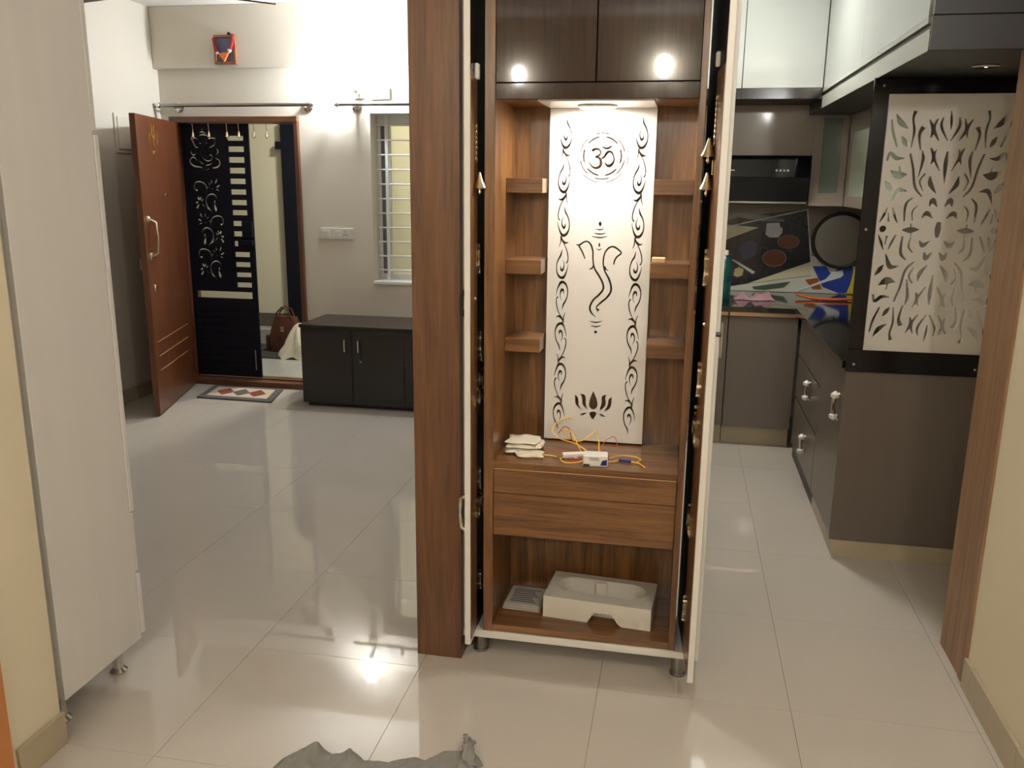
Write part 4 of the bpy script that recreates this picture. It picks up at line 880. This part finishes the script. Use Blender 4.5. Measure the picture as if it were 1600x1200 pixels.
# ------------------------------------------------------------------ kitchen: base cabinets and worktop
KX, KY, KF = .705, 3.735, 5.32          # inner face of the right run, its near end, front of the far run
def crystal(cx_, cy_, cz_, h, parent):
    """cast handle on the face that looks to -x"""
    o = obj('handle', G().tube([(cx_, cy_, cz_ + h), (cx_ - .02, cy_, cz_ + h * .8), (cx_ - .024, cy_, cz_), (cx_ - .02, cy_, cz_ - h * .8), (cx_, cy_, cz_ - h)], [.012, .013, .008, .013, .012], 8), M['chrome'], parent, smooth=True)
    for s in (1, -1): obj('knop', G().lathe([(.004, -.018), (.019, -.006), (.019, .006), (.004, .018)], (cx_ - .02, cy_, cz_ + s * h * .85), 'z', 8), M['plastic_w'], o)
t = thing('base_cabinet', 'grey-brown kitchen base cabinet at the near end under the cut-out screen', 'cabinet', (1.0, 4.05, 0))
obj('end_panel', B(KX - .005, 1.328, KY, KY + .02, .08, .843, bev=.001), M['kit_brown'], t)
obj('body', B(KX + .02, 1.328, KY + .021, 4.355, .08, .843), M['kit_brown'], t)
obj('plinth', B(KX + .012, 1.328, KY + .008, 4.355, 0, .08), M['skirt'], t)
d = obj('door', B(KX, KX + .019, KY + .022, 4.352, .085, .84, bev=.001), M['kit_brown'], t)
crystal(KX, 3.83, .66, .055, d)
t = thing('drawer_cabinet', 'grey-brown kitchen drawer cabinet with three drawers in the right run', 'cabinet', (1.0, 4.75, 0))
obj('body', B(KX + .02, 1.328, 4.357, 5.20, .08, .843), M['kit_brown'], t)
obj('plinth', B(KX + .012, 1.328, 4.357, 5.20, 0, .08), M['plastic_d'], t)
for z0, z1, hz in ((.085, .365, .235), (.375, .615, .53), (.625, .84, None)):
    d = obj('drawer', B(KX, KX + .019, 4.36, 5.197, z0, z1, bev=.001), M['kit_brown'], t)
    if hz: crystal(KX, 4.66, hz, .045, d)
t = thing('base_cabinet', 'grey-brown kitchen base cabinet below the far worktop, left door', 'cabinet', (.05, 5.7, 0))
for t, x0, x1 in ((t, -.27, .298), (thing('base_cabinet', 'grey-brown kitchen base cabinet below the far worktop, right door', 'cabinet', (.5, 5.7, 0)), .302, KX)):
    obj('body', B(x0, x1, KF + .02, 6.118, .13, .843), M['kit_brown'], t)
    obj('door', B(x0 + .001, x1 - .001, KF, KF + .019, .13, .812, bev=.001), M['kit_brown'], t)
    obj('edge_profile', B(x0 + .001, x1 - .001, KF - .004, KF + .019, .816, .842, bev=.002), M['bronze'], t)
    obj('plinth', B(x0, x1, KF + .06, 6.118, 0, .129), M['skirt'], t)
tag(obj('worktop', G().prism([(-.275, 5.295), (KX - .02, 5.295), (KX - .02, KY + .02), (1.329, KY + .02), (1.329, 6.118), (-.275, 6.118)], 'xy', .8435, .875), M['granite']), 'polished black granite worktop running round the kitchen corner', 'worktop')

# ------------------------------------------------------------------ cut-out screen above the worktop end
t = thing('cutout_screen', 'cream cut-out leaf pattern screen in a black frame at the kitchen end', 'screen', (.99, 3.745, .84))
SX0, SX1 = .758, 1.223
obj('frame_post', B(.700, SX0 + .012, KY + .001, KY + .018, .876, 1.999, bev=.001), M['black_frame'], t)
obj('frame_post', B(SX1 - .012, 1.328, KY + .001, KY + .018, .876, 1.999, bev=.001), M['black_frame'], t)
obj('frame_rail', B(.695, 1.328, KY - .018, KY - .001, .838, .930, bev=.001), M['black_frame'], t)
obj('frame_rail', B(SX0 + .0125, SX1 - .0125, KY + .001, KY + .018, 1.925, 1.999), M['black_frame'], t)
holes = []
cx0, cz0 = SCREEN_C
for s in SCREEN:
    for mx in (1, -1):
        for mz in (1, -1):
            holes.append(stroke([((p[0] if mx > 0 else 2 * cx0 - p[0]), (p[1] if mz > 0 else 2 * cz0 - p[1]), p[2]) for p in s], grow=.9))
for s in SCREEN_AXIS:
    ax = np.mean([p[0] for p in s])
    for mz in (1, -1): holes.append(stroke([(p[0] - ax + cx0, (p[1] if mz > 0 else 2 * cz0 - p[1]), p[2]) for p in s]))
for s in SCREEN_MID:
    for mx in (1, -1): holes.append(stroke([((p[0] if mx > 0 else 2 * cx0 - p[0]), p[1] - .001, p[2]) for p in s]))
obj('cut_panel', G().plate([[(SX0, .914), (SX1, .914), (SX1, 1.938), (SX0, 1.938)]], holes, 'xz', KY - .010, KY), M['screen'], t)
for x, z in ((.725, .90), (1.19, .90), (.722, 1.42), (.735, 1.97), (1.21, 1.97)):
    obj('screw', G().lathe([(.006, 0), (.005, -.004)], (x, KY - (.018 if z < 1 else -.001), z if z > 1 else .87), 'y', 10), M['chrome'], t, smooth=True)

# ------------------------------------------------------------------ lofts and wall cabinets
t = thing('loft_soffit', 'charcoal boxed soffit over the screen with a recessed downlight', 'soffit', (1.0, 3.4, 2.0))
obj('underside', B(.712, 1.328, 3.02, 3.76, 2.0, 2.012), M['charcoal'], t)
obj('fascia', B(.712, .982, 3.003, 3.02, 2.0, 2.10, bev=.001), M['charcoal'], t)
obj('upper_band', B(.712, .982, 2.996, 3.02, 2.101, 2.144, bev=.001), M['charcoal'], t)
dlg = obj('downlight', G().lathe([(.045, 0), (.047, -.003), (.04, -.006)], (.993, 3.40, 2.0), seg=24), M['chrome'], t, smooth=True)
obj('light_disc', G().lathe([(.004, -.006), (.036, -.0055), (.0385, -.005)], (.993, 3.40, 2.0), seg=24), lamp_mat('soffit_glow', (1, .97, .9, 1), P_SOFFIT / (PI * .0045)), dlg)
t = thing('loft_cabinet', 'glossy white loft cabinet above the right worktop with grey fascia', 'cabinet', (1.0, 4.1, 2.0))
obj('body', B(.735, 1.328, 3.056, 5.20, 2.09, ZC - .002), M['white'], t)
for y0, y1 in ((3.056, 4.13), (4.133, 5.19)):
    obj('door', B(.71, .734, y0, y1, 2.102, ZC - .003, bev=.001), M['gloss_white'], t)
obj('end_panel', B(.73, 1.328, 3.051, 3.055, 2.10, ZC - .002), M['white'], t)
obj('handle_strip', B(.709, .734, 3.05, 5.19, 2.084, 2.1015), M['kit_grey'], t)
obj('shadow_gap', B(.72, .734, 3.03, 5.19, 2.064, 2.0838), M['plastic_d'], t)
obj('fascia', B(.7095, .7115, 3.022, 5.19, 2.0, 2.0638), M['kit_grey'], t)
obj('underside', B(.712, 1.328, 3.762, 5.72, 2.0, 2.0638), M['charcoal'], t)
for t, x0, x1 in ((thing('loft_cabinet', 'glossy white loft cabinet above the cooker hood, right door', 'cabinet', (.5, 5.6, 2.1)), .279, .7085), (thing('loft_cabinet', 'glossy white loft cabinet above the cooker hood, left sliver', 'cabinet', (0, 5.6, 2.1)), -.275, .277)):
    obj('body', B(x0, x1, 5.222, 6.118, 2.06, ZC - .002), M['charcoal'], t)
    obj('door', B(x0 + .001, x1 - .001, 5.20, 5.221, 2.108, ZC - .003, bev=.001), M['gloss_white'], t)
    obj('bottom_rail', B(x0, x1, 5.202, 5.221, 2.052, 2.107), M['black_frame'], t)
UY = 5.72
t = thing('wall_cabinet', 'taupe wall cabinet over the cooker hood', 'cabinet', (.3, 5.9, 1.76))
obj('body', B(-.275, .752, UY + .02, 6.118, 1.765, 2.059), M['kit_upper'], t)
obj('door', B(-.275, .752, UY, UY + .019, 1.762, 2.059, bev=.001), M['kit_upper'], t)
t = thing('glass_cabinet', 'narrow taupe wall cabinet with a dark glass pane right of the hood', 'cabinet', (.85, 5.9, 1.46))
obj('back', B(.755, .95, 6.08, 6.118, 1.462, 2.059), M['charcoal'], t)
obj('side', B(.7525, .77, UY + .02, 6.08, 1.462, 2.059), M['kit_upper'], t)
obj('base', B(.771, .95, UY + .02, 6.08, 1.462, 1.48), M['kit_upper'], t)
obj('shelf', B(.771, .95, UY + .03, 6.08, 1.70, 1.708), M['glass_tint'], t)
for bx in ((.7525, .805, 1.462, 2.059), (.915, .955, 1.462, 2.059), (.8055, .9145, 1.462, 1.54), (.8055, .9145, 1.985, 2.059)):
    obj('door_frame', B(bx[0], bx[1], UY, UY + .019, bx[2], bx[3]), M['kit_upper'], t)
obj('pane', B(.8055, .9145, UY + .008, UY + .013, 1.541, 1.984), mat('smoked_pane', rgb(110, 124, 116), .1, coat=.4), t)
t = thing('glass_cabinet', 'taupe wall cabinet with pale frosted panes on the right wall', 'cabinet', (1.1, 5.0, 1.46))
RX = .957
obj('body', B(RX + .02, 1.328, 4.20, 5.70, 1.462, 1.999), M['kit_upper'], t)
for y0, y1 in ((4.20, 4.95), (4.953, 5.70)):
    for bx in ((y0, y0 + .08, 1.462, 1.998), (y1 - .08, y1, 1.462, 1.998), (y0 + .0805, y1 - .0805, 1.462, 1.525), (y0 + .0805, y1 - .0805, 1.90, 1.998)):
        obj('door_frame', B(RX, RX + .019, bx[0], bx[1], bx[2], bx[3]), M['kit_upper'], t)
    obj('pane', B(RX + .006, RX + .012, y0 + .081, y1 - .081, 1.5255, 1.8995), M['glass_tint'], t)
# cooker hood
t = thing('cooker_hood', 'black glass cooker hood with four control dots', 'cooker hood', (.25, 5.85, 1.47))
obj('body', G().prism([(5.60, 1.64), (5.64, 1.757), (6.118, 1.757), (6.118, 1.475), (5.70, 1.475)], 'yz', -.20, .735), M['charcoal'], t)
obj('front_glass', G().prism([(5.592, 1.632), (5.632, 1.757), (5.639, 1.757), (5.599, 1.636)], 'yz', -.198, .733), M['black_glass'], t)
obj('filter_plate', G().prism([(5.594, 1.628), (5.695, 1.484), (5.70, 1.488), (5.60, 1.634)], 'yz', -.198, .733), M['charcoal'], t)
obj('edge_strip', B(-.20, .735, 5.69, 5.70, 1.474, 1.484), M['steel'], t)
for k in range(4): obj('control_dot', G().lathe([(.007, 0), (.006, -.004)], (.538 + k * .022, 5.604, 1.671), 'y', 10), M['plastic_w'], t, smooth=True)
obj('control_dot', B(.24, .29, 5.600, 5.606, 1.668, 1.674), M['plastic_w'], t)

# ------------------------------------------------------------------ splashback print and things on the worktop
PY = 6.104
t = thing('splashback', 'printed tile splashback with bowls and fruit behind the far worktop', 'splashback', (.5, 6.11, .876))
obj('backing', B(-.275, 1.328, PY, 6.1195, .876, 1.46), mat('taupe_tile', rgb(128, 120, 110), .25, var=.08, vscale=8), t)
PR = [('white_ground', (196, 196, 186), [(.347, .906), (.865, .992), (.853, 1.124), (.945, 1.105), (.991, 1.051), (1.09, 1.08), (1.132, 1.056), (1.28, 1.10), (1.28, .878), (.30, .878)]),
      ('cream_cloth', (204, 200, 168), [(.2, 1.34), (.53, 1.303), (.2, 1.19)]),
      ('dark_board', (30, 32, 42), [(-.2, 1.23), (.294, 1.368), (.795, 1.43), (.853, 1.086), (.469, .932), (.347, .906), (-.2, .88)]),
      ('pale_fork', (120, 122, 118), [(.24, 1.375), (.34, 1.40), (.56, 1.385), (.66, 1.36), (.66, 1.345), (.54, 1.345), (.36, 1.37), (.26, 1.335)]),
      ('cream_cloth', (206, 202, 172), [(.25, 1.323), (.50, 1.305), (.27, 1.21)]),
      ('cream_corner', (200, 196, 166), [(.452, .927), (.853, 1.086), (.864, .996)]),
      ('white_line', (206, 206, 200), [(.798, 1.434), (.806, 1.434), (.873, .988), (.865, .988)]),
      ('white_line', (190, 190, 186), [(.25, 1.30), (.80, 1.432), (.80, 1.424), (.25, 1.292)]),
      ('green_leaf', (74, 92, 70), [(.483, .906), (.732, .949), (.693, .909), (.569, .887), (.497, .889)]),
      ('orange_patch', (150, 88, 48), [(.826, .965), (.907, .98), (.938, .904), (.881, .902)]),
      ('blue_bowl', (44, 66, 150), [(.867, 1.056), (.949, 1.059), (.995, 1.0), (1.085, 1.13), (1.125, 1.047), (1.128, .885), (1.047, .882), (.941, .921)]),
      ('yellow_patch', (206, 190, 60), [(1.115, .94), (1.133, 1.047), (1.2, 1.0), (1.19, .88), (1.097, .882)]),
      ('white_ladle', (206, 212, 214), [(.767, .886), (.772, .880), (.967, .957), (1.05, .985), (1.068, 1.003), (1.06, 1.037), (.995, 1.022), (.957, .973)]),
      ('white_bowls', (216, 220, 224), [(.548, 1.333), (.63, 1.339), (.636, 1.314), (.654, 1.302), (.652, 1.272), (.63, 1.242), (.572, 1.241), (.545, 1.261), (.547, 1.295)]),
      ('dried_flower', (176, 166, 120), [(.361, 1.024), (.389, 1.038), (.42, 1.022), (.414, .982), (.381, .968), (.355, .98)]),
      ('pale_spoon', (190, 194, 190), [(.335, 1.084), (.348, 1.089), (.497, 1.007), (.481, .993)]),
      ('blue_smudge', (52, 60, 100), [(.37, 1.16), (.44, 1.22), (.50, 1.20), (.49, 1.12), (.42, 1.08)])]
PM = {}
for k, (nm, c, poly) in enumerate(PR):
    if c not in PM: PM[c] = mat('print_' + nm, rgb(*c), .2, var=.06, vscale=25, coat=.2)
    obj(nm, G().prism(poly, 'xz', PY - .0006 - k * .0004, PY - .0002), PM[c], t)
bm_ = mat('print_brown_bowl', rgb(116, 62, 40), .2, var=.1, vscale=25, coat=.2); rm_ = mat('print_bowl_rim', rgb(150, 140, 130), .2)
for cx_, cz_, rx_, rz_ in ((.698, 1.214, .066, .042), (.614, 1.103, .074, .054)):
    e = lambda k: [(cx_ + rx_ * k * math.cos(i * PI / 14), cz_ + rz_ * k * math.sin(i * PI / 14)) for i in range(28)]
    obj('bowl_rim', G().prism(e(1.06), 'xz', PY - .0078, PY - .0002), rm_, t); obj('brown_bowl', G().prism(e(1.0), 'xz', PY - .0082, PY - .0003), bm_, t)
t = thing('round_tray', 'round steel tray with a thick black rim on the kitchen corner wall', 'tray', (1.028, 6.08, 1.05))
obj('disc', G().lathe([(.165, -.006), (.165, 0)], (1.028, 6.092, 1.232), 'y', 40), M['steel'], t)
obj('rim', G().tube([(1.028 + .175 * math.cos(i * PI / 24), 6.08, 1.232 + .175 * math.sin(i * PI / 24)) for i in range(48)], .011, 10, closed=True), M['plastic_d'], t, smooth=True)
# pink cloth
def pinkfn(u, v):
    x = .34 + u * .25; y = 5.60 + v * .10 + .015 * math.sin(9 * u)
    e = min(u * 8, (1 - u) * 8, v * 6, (1 - v) * 6, 1)
    return (x, y, .878 + e * (.026 + .016 * math.sin(9 * u + 2 * v) + .008 * math.sin(21 * u + 3)))
tag(obj('kitchen_cloth', G().grid(pinkfn, 36, 10), M['pink'], smooth=True), 'crumpled faded pink cloth on the far worktop', 'cloth')
tag(obj('gas_hose', G().tube([tuple(p) for p in smooth_path([(.74, 5.80, .90), (.82, 5.74, .889), (.92, 5.71, .887), (1.03, 5.73, .887), (1.16, 5.82, .90), (1.24, 5.95, .93)], 6)], .009, 8), M['hose'], smooth=True), 'orange rubber hose curving across the worktop corner', 'hose')
t = thing('water_bottle', 'teal plastic bottle on the far worktop beside the prayer cabinet door', 'bottle', (.27, 5.60, .875))
obj('body', G().lathe([(.04, .0005), (.044, .01), (.044, .1), (.041, .11), (.044, .12), (.044, .22), (.03, .26), (.016, .28)], (.27, 5.60, .875), seg=20), M['teal'], t, smooth=True)
obj('cap', G().lathe([(.018, .281), (.018, .305), (.015, .31)], (.27, 5.60, .875), seg=16), M['plastic_w'], t, smooth=True)
# kitchen ceiling light
t = thing('kitchen_light', 'flat square ceiling light of the kitchen', 'ceiling light', (.25, 4.5, ZC))
obj('housing', B(.10, .40, 4.35, 4.65, ZC - .025, ZC - .001, bev=.004), M['plastic_w'], t)
obj('diffuser', B(.12, .38, 4.37, 4.63, ZC - .029, ZC - .0255), lamp_mat('kitchen_glow', (1, .98, .90, 1), P_KITCHEN / (PI * .07)), t)
